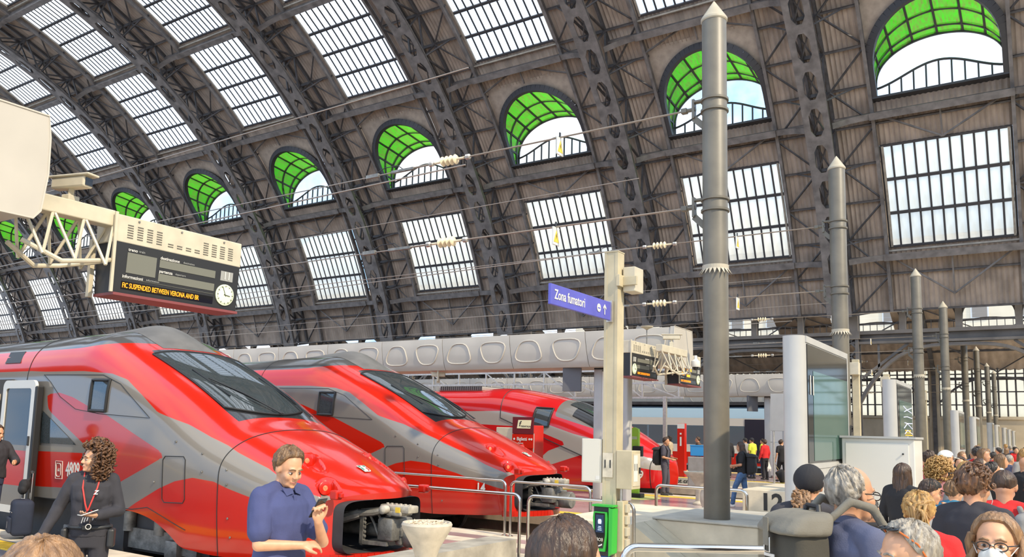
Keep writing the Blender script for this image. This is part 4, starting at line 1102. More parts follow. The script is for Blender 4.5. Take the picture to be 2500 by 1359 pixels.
mb = MB(); text_mb(mb, '11', .15, frame_M((-.02, -.110, 1.47), (1, 0, 0), (0, 0, 1)), bold=.005); mb.build('number_lettering', tx, o)
bx = MB().rbox((-.42, -.09, 1.22), (-.12, .10, 1.80), .008).build('switch_box', mat('box_grey', (.60, .56, .47), .5, var=.08, scale=3), o)
MB().box((-.40, -.096, 1.24), (-.14, -.090, 1.78)).build('box_lid', mat('box_lid', (.64, .60, .50), .45), bx)
MB().box((-.20, -.099, 1.26), (-.14, -.096, 1.31)).build('small_label', whitem, bx)
bx = MB().rbox((.11, -.12, 1.16), (.34, .14, 1.66), .008).build('meter_box', beige, o)
MB().box((.34, -.10, 1.20), (.346, .12, 1.62)).build('box_door', beige2, bx); MB().rbox((.346, .07, 1.36), (.37, .09, 1.44), .004).build('box_handle', blk2, bx)
MB().box((.3465, -.08, 1.26), (.349, .03, 1.60)).build('white_label', whitem, bx)
mb = MB(); text_mb(mb, '11', .13, frame_M((.350, -.025, 1.44), (0, 1, 0), (0, 0, 1)), bold=.004); mb.build('number_lettering', tx, bx)
MB().tube([(.16, -.06, .4), (.16, -.06, 1.16)], .02, 8).build('conduit', galv, o)
jb = MB().rbox((.105, -.09, .35), (.20, .08, 1.0), .01).build('junction_box', beige, o)
for i in range(4): MB().rbox((.20, -.05, .40+.15*i), (.24, .05, .51+.15*i), .008).build('cable_socket', mat('socket', (.45, .40, .30), .5), jb)
sg_ = MB().rbox((-.02, -1.74, 3.39), (.02, -.14, 3.64), .006).build('platform_sign', mat('sign_blue', (.09, .09, .42), .4, var=.1, scale=4), o)
mb = MB(); text_mb(mb, 'Zona fumatori', .17, frame_M((.024, -1.66, 3.515), (0, 1, 0), (0, 0, 1)), align='LEFT', bold=.012, sx=.78); mb.build('sign_lettering', white_p, sg_)
mb = MB(); M = frame_M((.024, -.50, 3.515), (0, 1, 0), (0, 0, 1))
mb.lathe([(.0001, 0), (.055, 0), (.055, .003), (.0001, .003)], 18, M); M2 = frame_M((.024, -.33, 3.515), (0, 1, 0), (0, 0, 1)); mb.prism([(-.01, -.07), (.01, -.07), (.01, .03), (.045, 0), (.045, .025), (0, .07), (-.045, .025), (-.045, 0), (-.01, .03)], 0, .003, lambda u, v, t: M2 @ Vector((u, v, t))); mb.build('sign_symbol', white_p, sg_)
MB().prism([(-.035, -.012), (.035, -.012), (.035, .004), (-.035, .004)], .003, .004, lambda u, v, t: M @ Vector((u, v, t))).build('symbol_mark', MATS['sign_blue'], sg_)
MB().box((-.04, -.15, 3.37), (.04, -.10, 3.66)).build('sign_clamp', galv, o)
# green ticket reader hung on the post
vg = mat('reader_green', (.03, .38, .04), .35)
t = thing('ticket_reader', 'bright green and black electronic ticket reader hung on the beige post', 'ticket reader', (px-.02, py-.128, 0))
MB().rbox((-.14, -.10, .30), (.12, -.0, .93), .015).build('housing', blk2, t)
MB().prism([(.10, .92), (.155, .90), (.145, .34), (.10, .30)], -.14, .02, lambda u, v, q: (u, q, v)).build('side_wing', vg, t); MB().box((-.15, -.13, .925), (.15, .02, .95)).build('top_cover', vg, t)
f_ = MB().prism([(-.11, .86), (.075, .86), (.085, .78), (.075, .55), (.05, .36), (-.085, .36), (-.10, .55), (-.12, .78)], -.155, -.10, lambda u, v, q: (u, q, v)).build('reader_body', vg, t)
MB().prism([(-.088, .845), (.055, .845), (.058, .57), (.03, .40), (-.06, .40), (-.088, .57)], -.160, -.155, lambda u, v, q: (u, q, v)).build('face_panel', blk, f_)
MB().box((-.072, -.1625, .60), (.042, -.160, .825)).build('screen', mat('reader_screen', (.01, .02, .05), .1, emit=(.05, .09, .16), es=.3), f_)
mb = MB(); Ms = frame_M((-.015, -.1635, .735), (1, 0, 0), (0, 0, 1)); mb.prism([(-.022, -.025), (.022, -.025), (.026, .01), (.018, .035), (-.018, .035), (-.026, .01)], 0, .001, lambda u, v, q: Ms @ Vector((u, v, q))); mb.build('screen_symbol', mat('screen_blue', (.4, .6, .8), .4, emit=(.5, .75, 1), es=.7), f_)
for zz_, ww_ in ((.675, .04), (.655, .05), (.632, .055)): MB().box((-.015-ww_/2, -.1638, zz_-.004), (-.015+ww_/2, -.1628, zz_+.004)).build('screen_line', MATS['screen_blue'], f_)
mb = MB().lathe([(.014, 0), (.02, 0), (.02, .002), (.014, .002)], 14, frame_M((-.015, -.161, .51), (1, 0, 0), (0, 0, 1)), cap=False)
for s in (-1, 1):
    for q in (.03, .042): mb.tube([Vector((-.015+s*q*cos(R(a)), -.162, .51+q*sin(R(a)))) for a in (-35, 0, 35)], .003, 4)
mb.build('contactless_symbol', white_p, f_)
MB().prism([(-.04, .43), (.0, .45), (.02, .46), (.02, .44), (-.01, .425), (-.04, .42)], -.162, -.160, lambda u, v, q: (u, q, v)).build('hand_symbol', white_p, f_)
MB().rbox((-.075, -.03, .14), (.08, -.0, .29), .006).build('blue_plate', mat('blue_plate', (.03, .10, .35), .5, var=.2, scale=5), t)
MB().rbox((-.065, -.034, .0), (.07, -.0, .13), .006).build('lower_plate', alu, t)
# --- service beams with embossed panels above the platforms
def capsule_poly(kind):
    """outline of an embossed field, pitch 1.0 x height 1.0 about its centre"""
    L = []
    for i in range(24):
        a = 2*PI*i/24; c, s = cos(a), sin(a)
        k = (1-.28*s) if kind == 0 else (1+.28*s)
        r = (abs(c)**3.2+abs(s)**3.2)**(-1/3.2); L.append((.37*k*r*c, .34*r*s))
    return L
beadm = {}
PR = [(-.58, 3.70), (-.64, 3.78), (-.68, 4.15), (-.67, 4.5), (-.64, 4.71)]
def prof_y(z):
    for (y0, z0), (y1, z1) in zip(PR, PR[1:]):
        if z <= z1: return y0+(y1-y0)*(z-z0)/(z1-z0)
    return PR[-1][0]
PITCH = 1.28
def panel_mesh():
    """one side panel (two embossed fields), local x 0..-2*PITCH"""
    mb = MB(); W = 2*PITCH-.02; rows = []
    zs = [3.70+1.01*i/10 for i in range(11)]
    rows = [[(-(W*j/12)-.14*((z-4.2)*1.0), prof_y(z), z) for j in range(13)] for z in zs]
    mb.grid(rows)
    # edge returns
    for j in (0, 12): mb.grid([[rows[i][j] for i in range(11)], [(rows[i][j][0], rows[i][j][1]+.05, rows[i][j][2]) for i in range(11)]])
    return mb.mesh('side_panel', grp, True, 40)
def bead_mesh(kind):
    P = capsule_poly(kind); pts = [(u*1.12, prof_y(4.2+v*.92)-.004, 4.2+v*.92) for u, v in P]
    inner = [(u*1.02, prof_y(4.2+v*.84)+.015, 4.2+v*.84) for u, v in P]
    mb = MB(); mb.tube(pts, .022, 6, close=True); return mb.mesh('embossed_bead', grp_d, True)
pan_m = panel_mesh(); bead = [bead_mesh(0), bead_mesh(1)]
def service_beam(y, x0, n, label, ndet=16, dz=0.0):
    o = thing('service_beam', label, 'service beam', (0, y, dz), group='pale panelled service beams above the platforms')
    x1 = x0-n*2*PITCH
    cs = [(yy, z) for yy, z in PR]+[(-yy, z) for yy, z in reversed(PR)]
    MB().prism([(a+(.03 if a < 0 else -.03), b) for a, b in cs], x1, x0-.05, lambda u, v, t: (t, u, v)).build('beam_core', grp, o)
    e = MB().prism([(a*1.02, 4.205+(b-4.205)*1.04) for a, b in cs], x0-.06, x0+.05, lambda u, v, t: (t, u, v)).build('end_cap', grp, o)
    MB().tube([(x0+.05, a*1.02, 4.205+(b-4.205)*1.04) for a, b in cs], .012, 5, close=True).build('end_trim', grp_d, e)
    for i in range(n):
        p = link('side_panel', pan_m, o, loc=(x0-i*2*PITCH-.01, 0, 0))
        if i < ndet:
            for j in (0, 1): link('embossed_bead', bead[(j+1) % 2], p, loc=(-PITCH*(j+.5), 0, 0))
    return o
SB0 = service_beam(3.25, -8.15, 14, 'pale panelled service beam end hanging above the near platform beside the departure board', 0, .14)
SB1 = service_beam(20.9, -8.15, 40, 'long pale panelled service beam above the mauve stone platform', 16)
service_beam(38.2, -9.4, 36, 'pale panelled service beam above the crowded platform', 9)
service_beam(50.2, -10, 34, 'pale panelled service beam furthest from the red trains', 6)
# columns that carry the beams and the monitors under them
def beam_column(x, y, label, wx=.62):
    o = thing('beam_column', label, 'column', (x, y, 0), group='grey columns under the service beams')
    for s in (-1, 1): MB().rbox((s*wx/2-.14, -.16, 0), (s*wx/2+.14, .16, 3.72), .05, 3).build('column_leg', alu, o, True)
    for z0, z1 in ((.1, 1.6), (1.62, 3.6)): MB().box((-wx/2+.1, -.14, z0), (wx/2-.1, .14, z1)).build('column_panel', whitem, o)
    MB().box((-wx/2-.1, -.2, 3.66), (wx/2+.1, .2, 3.74)).build('column_head', blk2, o)
beam_column(-10.2, 20.9, 'grey twin column under the service beam behind the beige post', .8); beam_column(-10.3, 38.2, 'pale grey column standing among the walking travellers', .8)
beam_column(-24, 20.9, 'grey column under the service beam, hidden between the red trains', .8)
def monitor(x, y, z, label, rz=0.3):
    o = thing('hanging_monitor', label, 'monitor', (x, y, z), rz, 'dark monitors hung from the service beams')
    MB().rbox((-.27, -.05, -.36), (.27, .05, .36), .01).build('screen_case', mat('monitor_case', (.10, .10, .11), .5), o)
    MB().box((-.25, .05, -.33), (.25, .056, .33)).build('screen', blk, o); MB().tube([(0, 0, .36), (0, 0, .5)], .03, 8).build('hanger', alu, o)
monitor(-11.3, 20.5, 3.38, 'dark monitor seen from behind, hung beside the beige post'); monitor(-11.3, 37.8, 3.36, 'dark monitor hung beside the pale column among the travellers', .9)
# lattice with pipes visible below the beam end further back
o = thing('cable_gantry', 'open grey steel cable gantry behind the sloping nosed train', 'gantry', (0, 31.5, 0))
for z in (3.35, 3.95, 4.5): MB().beam((-34, 0, z), (-12.2, 0, z), .08, .08).build('gantry_rail', galv, o)
for i in range(14):
    x = -12.4-1.6*i; MB().beam((x, 0, 3.35), (x, 0, 4.5), .07, .07).build('gantry_upright', galv, o)
    MB().beam((x, 0, 3.35), (x-1.6, 0, 4.5 if i % 2 else 3.95), .05, .05).build('gantry_brace', galv, o)
for x in (-13, -24): MB().beam((x, 0, 0), (x, 0, 3.4), .14, .14).build('gantry_post', galv, o)
# --- departure boards on lattice arms
led = mat('led_amber', (.9, .35, .02), .5, emit=(1.0, .22, .008), es=1.3)
panel_g = mat('flap_grey', (.15, .15, .12), .6)
clockf = mat('clock_face', (.78, .85, .55), .4, emit=(.75, .9, .5), es=.12)
DB = {}
def board(x, y0, label, num, flip=False, lit=False, msg=None):
    """two-faced departure board, face towards +x; spans y0..y0+1.65, z 3.29..3.86"""
    o = thing('departure_board', label, 'departure board', (x, y0, 3.29), group='hanging departure boards')
    L, Hh = 1.65, .57
    Y = (lambda v: v) if not flip else (lambda v: L-v)
    MB().prism([(-.34, .0), (-.0, .0), (.03, .57), (-.37, .57)], 0, L, lambda u, v, t: (u, t, v)).build('case', blk2, o)
    hd = MB().rbox((-.36, -.02, .57), (.02, L+.02, .88), .01).build('hood', beige2, o)
    v = MB()
    for c in range(12):
        yy = .12+.12*c+(.03 if c > 3 else 0)
        for r_ in range(6 if c not in (4, 5, 6, 7) else 2): v.box((.019, yy, .63+.028*r_), (.023, yy+.07, .642+.028*r_))
    v.build('vent_slots', mat('slot_dark', (.10, .09, .07), .7), hd, kind='stuff')
    for yy in (.25, .8, 1.4): MB().lathe([(.012, 0), (.012, .01), (.0001, .012)], 8, Matrix.Translation((.02, yy, .84)) @ Matrix.Rotation(PI/2, 4, 'Y')).build('screw', castm, hd)
    sl_ = lambda z: z/.57*.03
    def fl(name, a, b, z0, z1, m, d=.004):
        a, b = sorted((Y(a), Y(b)))
        return MB().add([(sl_(z0)+d, a, z0), (sl_(z0)+d, b, z0), (sl_(z1)+d, b, z1), (sl_(z1)+d, a, z1)]+[(sl_(z0), a, z0), (sl_(z0), b, z0), (sl_(z1), b, z1), (sl_(z1), a, z1)], [(0, 1, 2, 3), (0, 4, 5, 1), (1, 5, 6, 2), (2, 6, 7, 3), (3, 7, 4, 0)]).build(name, m, o)
    fl('train_field', .14, .50, .24, .47, panel_g); fl('destination_field', .54, 1.30, .37, .46, panel_g); fl('departure_field', .54, 1.30, .21, .30, panel_g)
    fl('message_field', .10, 1.30, .05, .14, blk, .003); fl('rule', .10, 1.30, .172, .176, panel_g)
    fl('number_tile', 1.38, 1.56, .36, .48, mat('tile_grey', (.30, .30, .28), .5))
    up = Vector((.03/.57, 0, 1))
    def tx_on(s, a, z, size, m, bold=0., align='LEFT', sx=1., name='lettering', d=.008):
        mb = MB(); text_mb(mb, s, size, frame_M((sl_(z)+d, a, z), (0, 1, 0), up), .002, align, bold, sx); return mb.build(name, m, o)
    tl = (lambda a, w: a) if not flip else (lambda a, w: L-a-w)
    tx_on('treno', tl(.14, .12), .50, .05, white_p, .015); tx_on('train', tl(.14, .12)+.13, .50, .04, MATS['tile_grey'], .0)
    tx_on('destinazione', tl(.54, .3), .48, .05, white_p, .015); tx_on('destination', tl(.54, .3)+.30, .48, .035, MATS['tile_grey'])
    tx_on('partenza', tl(.54, .2), .325, .05, white_p, .015); tx_on('departure', tl(.54, .2)+.21, .325, .035, MATS['tile_grey'])
    tx_on('informazioni', tl(.10, .3), .195, .05, white_p, .015); tx_on('information', tl(.10, .3)+.29, .195, .035, MATS['tile_grey'])
    if msg: tx_on(msg, tl(.11, 1.16), .093, .082, led, .003, sx=.60, name='led_message')
    if lit:
        for a, b, z0, z1 in ((.14, .36, .38, .46), (.54, .9, .38, .455), (.14, .36, .25, .34), (.54, .8, .22, .29)): fl('led_field', a, b, z0, z1, led, .006)
    tx_on(num, Y(1.47), .42, .14, white_p, .012, 'CENTER', .8, 'platform_number', .010)
    cy = Y(1.46); M = frame_M((sl_(.18)+.004, cy, .185), (0, 1, 0), up)
    ck = MB().lathe([(.0001, 0), (.132, 0), (.132, .012), (.122, .016), (.0001, .016)], 32, M).build('clock', clockf, o, True, 40)
    tk = MB()
    for i in range(60):
        a = 2*PI*i/60; r0 = .096 if i % 5 == 0 else .108; tk.beam(M @ Vector((r0*sin(a), r0*cos(a), .018)), M @ Vector((.118*sin(a), .118*cos(a), .018)), .008 if i % 5 == 0 else .003, .002, (1, 0, 0))
    tk.build('dial_marks', tx, ck, kind='stuff')
    for a, l, w_ in ((-24, .105, .006), (98, .07, .009)): MB().beam(M @ Vector((-.02*sin(R(a)), -.02*cos(R(a)), .021)), M @ Vector((l*sin(R(a)), l*cos(R(a)), .021)), w_, .003, (1, 0, 0)).build('clock_hand', tx, ck)
    MB().rbox((-.40, -.07, -.04), (-.34, -.02, .62), .005).rbox((.0, -.035, .0), (.03, .0, .90), .004).build('end_bracket', beige2, o)
    if flip: MB().rbox((-.3, L, .62), (-.1, L+.19, .80), .01).build('beam_mount', beige2, o)
    MB().box((-.36, 0, -.03), (.04, L, .0)).build('bottom_tray', mat('tray_red', (.20, .05, .05), .5), o)
    return o
board(-8.5, 4.92, 'large departure board for platform 11 with amber message about suspended traffic', '11', False, False, 'FIC SUSPENDED BETWEEN VERONA AND BR')
board(-8.5, 18.4, 'small looking departure board for platform 12 with clock at its near end', '12', True, False, 'TRAFFIC SUSPENDED BETWEEN VE')
board(-8.5, 21.6, 'departure board for platform 12 with several lit amber fields', '12', False, True, 'TRAFFIC SUSPENDED BETWEEN VE')
def arm(y0, y1, label, zt=4.12, x=-8.62):
    o = thing('lattice_arm', label, 'lattice arm', (x, 0, 0), group='tubular lattice arms carrying the boards')
    MB().rbox((-.09, y0, zt-.09), (.09, y1, zt+.09), .012).build('top_beam', beige2, o)
    if x > -8: MB().rbox((-.2, y1-.22, zt-.08), (-.05, y1, zt+.08), .01).build('wall_mount', beige2, o)
    zl = zt-.62; n = max(3, int(abs(y1-y0)/.42)); A_ = []
    for s in (-.28, .28): MB().tube([(s*.5, y0, zt-.45), (s, y0+.35*(y1-y0), zl), (s, y0+.62*(y1-y0), zl+.05), (s*.3, y1, zl+.15)], .026, 8).build('lower_chord', beige2, o, True)
    for s in (-.28, .28):
        for i in range(n):
            a = y0+(y1-y0)*i/n; b = y0+(y1-y0)*(i+.5)/n; c = y0+(y1-y0)*(i+1)/n
            MB().tube([(s*.2, a, zt-.05), (s*.9, b, zl+.05)], .017, 6).build('brace', beige2, o, True); MB().tube([(s*.9, b, zl+.05), (s*.2, c, zt-.05)], .017, 6).build('brace', beige2, o, True)
    return o
arm(3.925, 4.92, 'tubular lattice arm between the near beam end and the platform 11 board'); arm(18.8, 20.5, 'tubular lattice arm between the two platform 12 boards', 4.0, -7.92)
def cctv(x, y, z, rz, label, s=1.0, dome=False):
    o = thing('security_camera', label, 'camera', (x, y, z), rz, 'security cameras in cream housings')
    o.scale = (s, s, s)
    MB().rbox((-.06, -.22, .10), (.06, .22, .22), .02).build('camera_body', beige2, o); MB().rbox((-.075, -.25, .215), (.075, .28, .24), .01).build('sun_shield', beige2, o)
    MB().box((-.045, .22, .12), (.045, .225, .20)).build('lens_window', blk, o); MB().tube([(0, 0, 0), (0, 0, .11)], .03, 8).build('camera_stem', beige2, o); MB().rbox((-.07, -.05, -.10), (.07, .05, .03), .01).build('clamp', beige2, o)
    if dome or s == 1.4: MB().tube([(.14, 0, -.05), (.14, 0, .32)], .03, 8).tube([(0, 0, -.04), (.14, 0, -.04)], .025, 8).build('hanger', beige2, o)
cctv(-8.62, 4.45, 4.24, -1.3, 'cream security camera on the lattice arm left of the platform 11 board', 1.05)
cctv(-7.92, 19.6, 4.19, -1.2, 'cream security camera above the platform 12 boards, mounted highest', 1.0); cctv(-8.5, 21.5, 4.15, -1.4, 'cream security camera above the lit platform 12 board', .9)
cctv(-16.2, 20.5, 3.42, -1.0, 'cream security camera behind the roof of the locomotive numbered 14', 1.0, True); cctv(-17, 50.0, 3.30, -1.0, 'cream security camera in front of the furthest service beam', 1.4)
o = thing('dish_antenna', 'small dish antenna on a thin stem above the platform 12 board', 'antenna', (-8.6, 19.6, 4.17))
MB().tube([(0, 0, 0), (0, 0, .42)], .014, 6).build('stem', castm, o); MB().lathe([(.02, .40), (.06, .43), (.16, .47), (.17, .50), (.14, .50), (.03, .47)], 20).build('dish', capm, o, True)
o = thing('dome_camera', 'white dome camera under the platform 12 lattice arm', 'camera', (-7.5, 20.2, 3.62)); MB().lathe([(.1, .0), (.12, .05), (.11, .15), (.05, .2), (.04, .3)], 18).build('housing', whitem, o, True); MB().lathe([(.0001, -.09), (.06, -.07), (.085, 0)], 18).build('dome', blk, o, True)
# --- display totems along the concourse
def totem(y, ly, label, num, x=-2.45, H=3.15, content=None):
    o = thing('display_totem', label, 'display totem', (x, y, 0), group='grey display totems along the concourse')
    t = .27; n = 8
    prof = [(0, 0), (0, ly)]+[(0-t/2-t/2*cos(PI*i/n-PI/2-PI/2+PI/2) if False else -t/2-t/2*sin(-PI/2+PI*i/n)*-1*-1, ly) for i in range(0)]
    pl_ = []
    for i in range(n+1): a = PI*i/n; pl_.append((-t/2+t/2*cos(a), -.10*sin(a)))
    pl_ = pl_+[(-t, ly), (0, ly)]
    MB().prism(pl_, 0, H, lambda u, v, z: (u, v, z)).build('body', alu, o, True, 35)
    MB().box((.0, .06, 1.58), (.012, ly-.06, H-.10)).build('glass_panel', blk, o)
    MB().box((.0, .02, 1.50), (.010, ly-.02, 1.56)).box((.0, .02, H-.08), (.012, ly, H)).box((.0, ly-.06, 1.5), (.014, ly, H)).build('face_trim', alu, o)
    sc = MB().box((.012, .06+.24*ly/2.6*1.2, 1.60), (.016, ly-.10, H-.42)).build('screen', mat('totem_screen', (.06, .11, .09), .05, emit=(.10, .17, .14), es=.12), o)
    if num:
        mb = MB(); text_mb(mb, num, .34, frame_M((.018, .20*ly/2.6*1.3, H-.62), (0, 1, 0), (0, 0, 1)), .002, bold=.015, sx=.9); mb.build('number_lettering', white_p, o)
    if content:
        mb = MB()
        for i in range(9): mb.box((.017, .45*ly, 1.68+.05*i), (.019, ly-.16-.12*(i % 3), 1.70+.05*i))
        mb.build('amber_lines', led, sc, kind='stuff')
        mb = MB()
        for i in range(7): mb.tube([(.018, .38*ly+.1*(i % 2), 1.9+.12*i), (.018, .6*ly, 1.95+.1*i+.05*(i % 3)), (.018, ly-.15, 1.9+.12*i)], .008, 4)
        mb.build('network_lines', mat('net_lines', (.7, .7, .9), .4, emit=(.7, .7, 1), es=.6), sc, kind='stuff')
    return o
totem(10.40, 2.55, 'big grey display totem numbered 11 with dark glass face', '11')
totem(18.85, 2.3, 'grey display totem showing a network map and amber lines', None, -2.6, content=True)
for i, (y, n_) in enumerate(((33.5, 'third'), (42.2, 'fourth'), (55, 'fifth'), (62, 'sixth'), (74, 'seventh'), (84, 'eighth'), (95, 'ninth'))): totem(y, 2.2, 'grey display totem, %s in the row along the concourse' % n_, None, -2.6, 2.98)
# --- white cabinet behind the first totem
o = thing('white_cabinet', 'tall white metal cabinet standing behind the totem numbered 11', 'cabinet', (-2.40, 12.2, 0))
MB().rbox((0, 0, 0), (.92, .8, 1.90), .012).build('cabinet_body', whitem, o); MB().rbox((.05, -.02, .06), (.85, .0, 1.84), .006).build('cabinet_door', mat('cabinet_door', (.66, .63, .57), .4), o)
MB().box((-.02, -.04, 1.90), (.94, .82, 1.93)).build('cabinet_top', alu, o); MB().lathe([(.012, 0), (.012, .02), (.0001, .022)], 8, Matrix.Translation((.78, -.02, 1.70)) @ Matrix.Rotation(PI/2, 4, 'X')).build('lock', blk2, o)
# --- ticket kiosk behind the second locomotive and green reader post
o = thing('ticket_kiosk', 'red and dark ticket machine behind the hood of the locomotive numbered 14', 'ticket machine', (-11.95, 19.0, 0))
MB().rbox((-.33, -.05, 0), (.33, .5, 2.02), .02).build('kiosk_body', redp, o); MB().box((-.34, -.07, 1.78), (.34, -.05, 2.24)).build('header_board', mat('maroon', (.12, .01, .015), .4), o)
MB().box((-.34, -.075, 1.40), (.34, -.05, 1.77)).build('lower_board', redp, o)
MB().prism([(-.19, 1.93), (.24, 1.93), (.27, 2.16), (-.15, 2.16)], -.078, -.07, lambda u, v, t: (u, t, v)).build('logo_plate', mat('logo_cream', (.75, .68, .42), .4), o)
mb = MB(); text_mb(mb, 'f', .20, frame_M((-.10, -.08, 2.05), (1, 0, 0), (0, 0, 1)), bold=.02, shear=.2); text_mb(mb, 'TRENITALIA', .06, frame_M((.09, -.08, 1.985), (1, 0, 0), (0, 0, 1)), bold=.01, shear=.2); mb.build('logo_lettering', tx, o)
mb = MB(); text_mb(mb, 'Biglietti', .13, frame_M((-.02, -.08, 1.64), (1, 0, 0), (0, 0, 1)), bold=.012, sx=.85); text_mb(mb, 'Tickets', .06, frame_M((-.06, -.08, 1.53), (1, 0, 0), (0, 0, 1)))
for x in (-.27, .22, .29): mb.lathe([(.0001, 0), (.03, 0), (.03, .003), (.0001, .003)], 12, frame_M((x, -.078, 1.64), (1, 0, 0), (0, 0, 1)))
mb.build('board_lettering', white_p, o)
MB().rbox((-1.0, .1, .9), (-.42, .5, 1.95), .02).build('side_cabinet', beige2, o); MB().rbox((-.42, .05, .6), (-.36, .45, 2.05), .01).build('divider', whitem, o); MB().box((-.9, .1, 0), (-.5, .5, .9)).build('cabinet_stand', alu, o)
MB().tube([(.33, -.03, 0), (.33, -.03, 1.8)], .02, 8).build('support_pole', galv, o)
o = thing('reader_post', 'lime green ticket reader post standing on the mauve platform', 'ticket reader', (-10.19, 22.4, 0))
lime = mat('lime_green', (.35, .62, .05), .4)
MB().rbox((-.14, -.06, 0), (.14, .06, 1.92), .02).build('post_body', lime, o); MB().prism([(-.14, 1.9), (.14, 1.9), (.12, 2.0), (.0, 2.05), (-.10, 2.02)], -.06, .06, lambda u, v, t: (u, t, v)).build('post_crown', lime, o)
MB().rbox((.0, -.20, 1.2), (.30, -.05, 1.5), .02).build('reader_box', blk2, o); MB().lathe([(.0001, .006), (.75, .006), (.75, .0), (.0001, 0)], 32).build('floor_disc', mat('disc_lime', (.55, .60, .20), .4), o); MB().rbox((-.2, -.15, 0), (.25, .15, .12), .02).build('post_base', blk2, o)
for zz_ in (1.70, 1.745): MB().box((-.09, -.064, zz_), (.09, -.06, zz_+.028)).build('white_mark', white_p, o)
# red advertising pillar and lamp boxes further off
o = thing('red_pillar', 'narrow red information pillar beside the walking travellers', 'pillar', (-13.6, 34.9, 0)); MB().rbox((-.18, -.12, 0), (.18, .12, 2.35), .02).build('pillar_body', redp, o); MB().box((-.17, -.125, 2.12), (.17, -.12, 2.34)).build('pillar_header', white_p, o)
for a_, b_ in ((1.35, 1.75), (1.85, 1.93)): MB().box((-.05, -.126, a_), (.03, -.122, b_)).build('white_mark', white_p, o)
for i, (x, y, h, l) in enumerate(((-4.9, 33.2, 4.3, 'beige post with a lamp box beyond the second totem'), (-4.9, 27.3, 4.35, 'beige post with a lamp box behind the white cabinet'), (-4.9, 44.5, 4.3, 'beige post with a lamp box beyond the third totem'))):
    o = thing('platform_post', l, 'post', (x, y, 0), group='beige posts along the concourse')
    MB().rbox((-.10, -.10, 0), (.10, .10, h), .01).build('post_shaft', beige, o); MB().rbox((-.15, -.42, h-.5), (.15, -.1, h-.12), .01).build('lamp_box', beige2, o)
o = thing('white_notice_board', 'plain white board on legs far beyond the cabinet', 'board', (-8.5, 33.6, 0)); MB().rbox((-.8, -.04, 2.1), (.8, .04, 3.6), .01).build('board_face', alu, o)
for s in (-.7, .7): MB().tube([(s, 0, 0), (s, 0, 2.1)], .04, 8).build('leg', galv, o)
# litter bin bowl seen behind the tall pole
o = thing('ash_stand', 'stone bowl stand seen beyond the tall pole, beside the walking woman', 'ash stand', (-7.9, 21.6, 0)); MB().lathe([(.2, 0), (.2, .04), (.12, .1), (.12, .5), (.25, .7), (.42, .82), (.44, .88), (.40, .88), (.36, .84), (.0001, .80)], 30).build('bowl', stn, o, True, 40)
o = thing('ball_bollard', 'rounded stone bollard beside the plinth numbered 12', 'bollard', (-6.7, 19.3, 0)); MB().lathe([(.05, 0), (.26, .05), (.34, .28), (.34, .5), (.22, .74), (.0001, .80)], 26).build('bollard_body', stn, o, True)
# the building outside, beyond the arcade lunettes
o = thing('outside_building', 'cream plastered building with windows seen through the lunettes', 'building', (0, 128, 0)); MB().box((-70, 0, 0), (20, 6, 24)).build('wall', mat('plaster', (.75, .62, .42), .8, var=.1, scale=.4), o)
for i in range(14):
    for j in range(2):
        wv = MB().box((-64+5.6*i, -.12, 14.0+4.6*j), (-61.8+5.6*i, 0, 17.0+4.6*j)).build('window', white_p, o); MB().box((-63.8+5.6*i, -.14, 14.2+4.6*j), (-62+5.6*i, -.10, 16.8+4.6*j)).build('window_pane', mat('dark_pane', (.18, .14, .10), .3), wv)
# ------------------------------------------------------------------ people
from mathutils import noise as mnoise
TMP = bpy.data.scenes.new('tmp')
LC = bpy.context.view_layer.layer_collection.children['station']; LC.exclude = True     # keeps the dependency graph small while the figures are fused
skinm = lambda n, c: mat('skin_'+n, c, .5, var=.10, scale=18)
SKIN = dict(fair=skinm('fair', (.58, .30, .17)), tan=skinm('tan', (.50, .25, .14)), dark=skinm('dark', (.17, .085, .05)), olive=skinm('olive', (.54, .29, .17)))
def cloth(n, c, v=.12, sc=5): return mat('cloth_'+n, c, .85, var=v, scale=sc, bump=.12, bscale=160)
def hairm(n, c, c2): return mat('hair_'+n, c, .45, var=.3, col2=c2, scale=45, stretch=(1, 1, .12), bump=.35, bscale=120)
HAIR = dict(brown=hairm('brown', (.07, .035, .015), (.22, .12, .05)), black=hairm('black', (.008, .006, .005), (.035, .025, .02)), grey=hairm('grey', (.10, .085, .07), (.42, .37, .30)),
            curl=hairm('curl', (.022, .010, .006), (.20, .09, .035)), blond=hairm('blond', (.20, .10, .03), (.55, .33, .11)), lightbrown=hairm('lightbrown', (.13, .07, .035), (.34, .19, .09)), darkbrown=hairm('darkbrown', (.02, .011, .007), (.08, .04, .02)))
eyew = mat('eye_white', (.42, .38, .34), .25); irism = mat('iris', (.03, .018, .012), .15); lipm = mat('lips', (.42, .13, .10), .45); shoe_m = mat('shoe', (.04, .038, .036), .5); shoe_w = mat('shoe_white', (.7, .66, .6), .5)
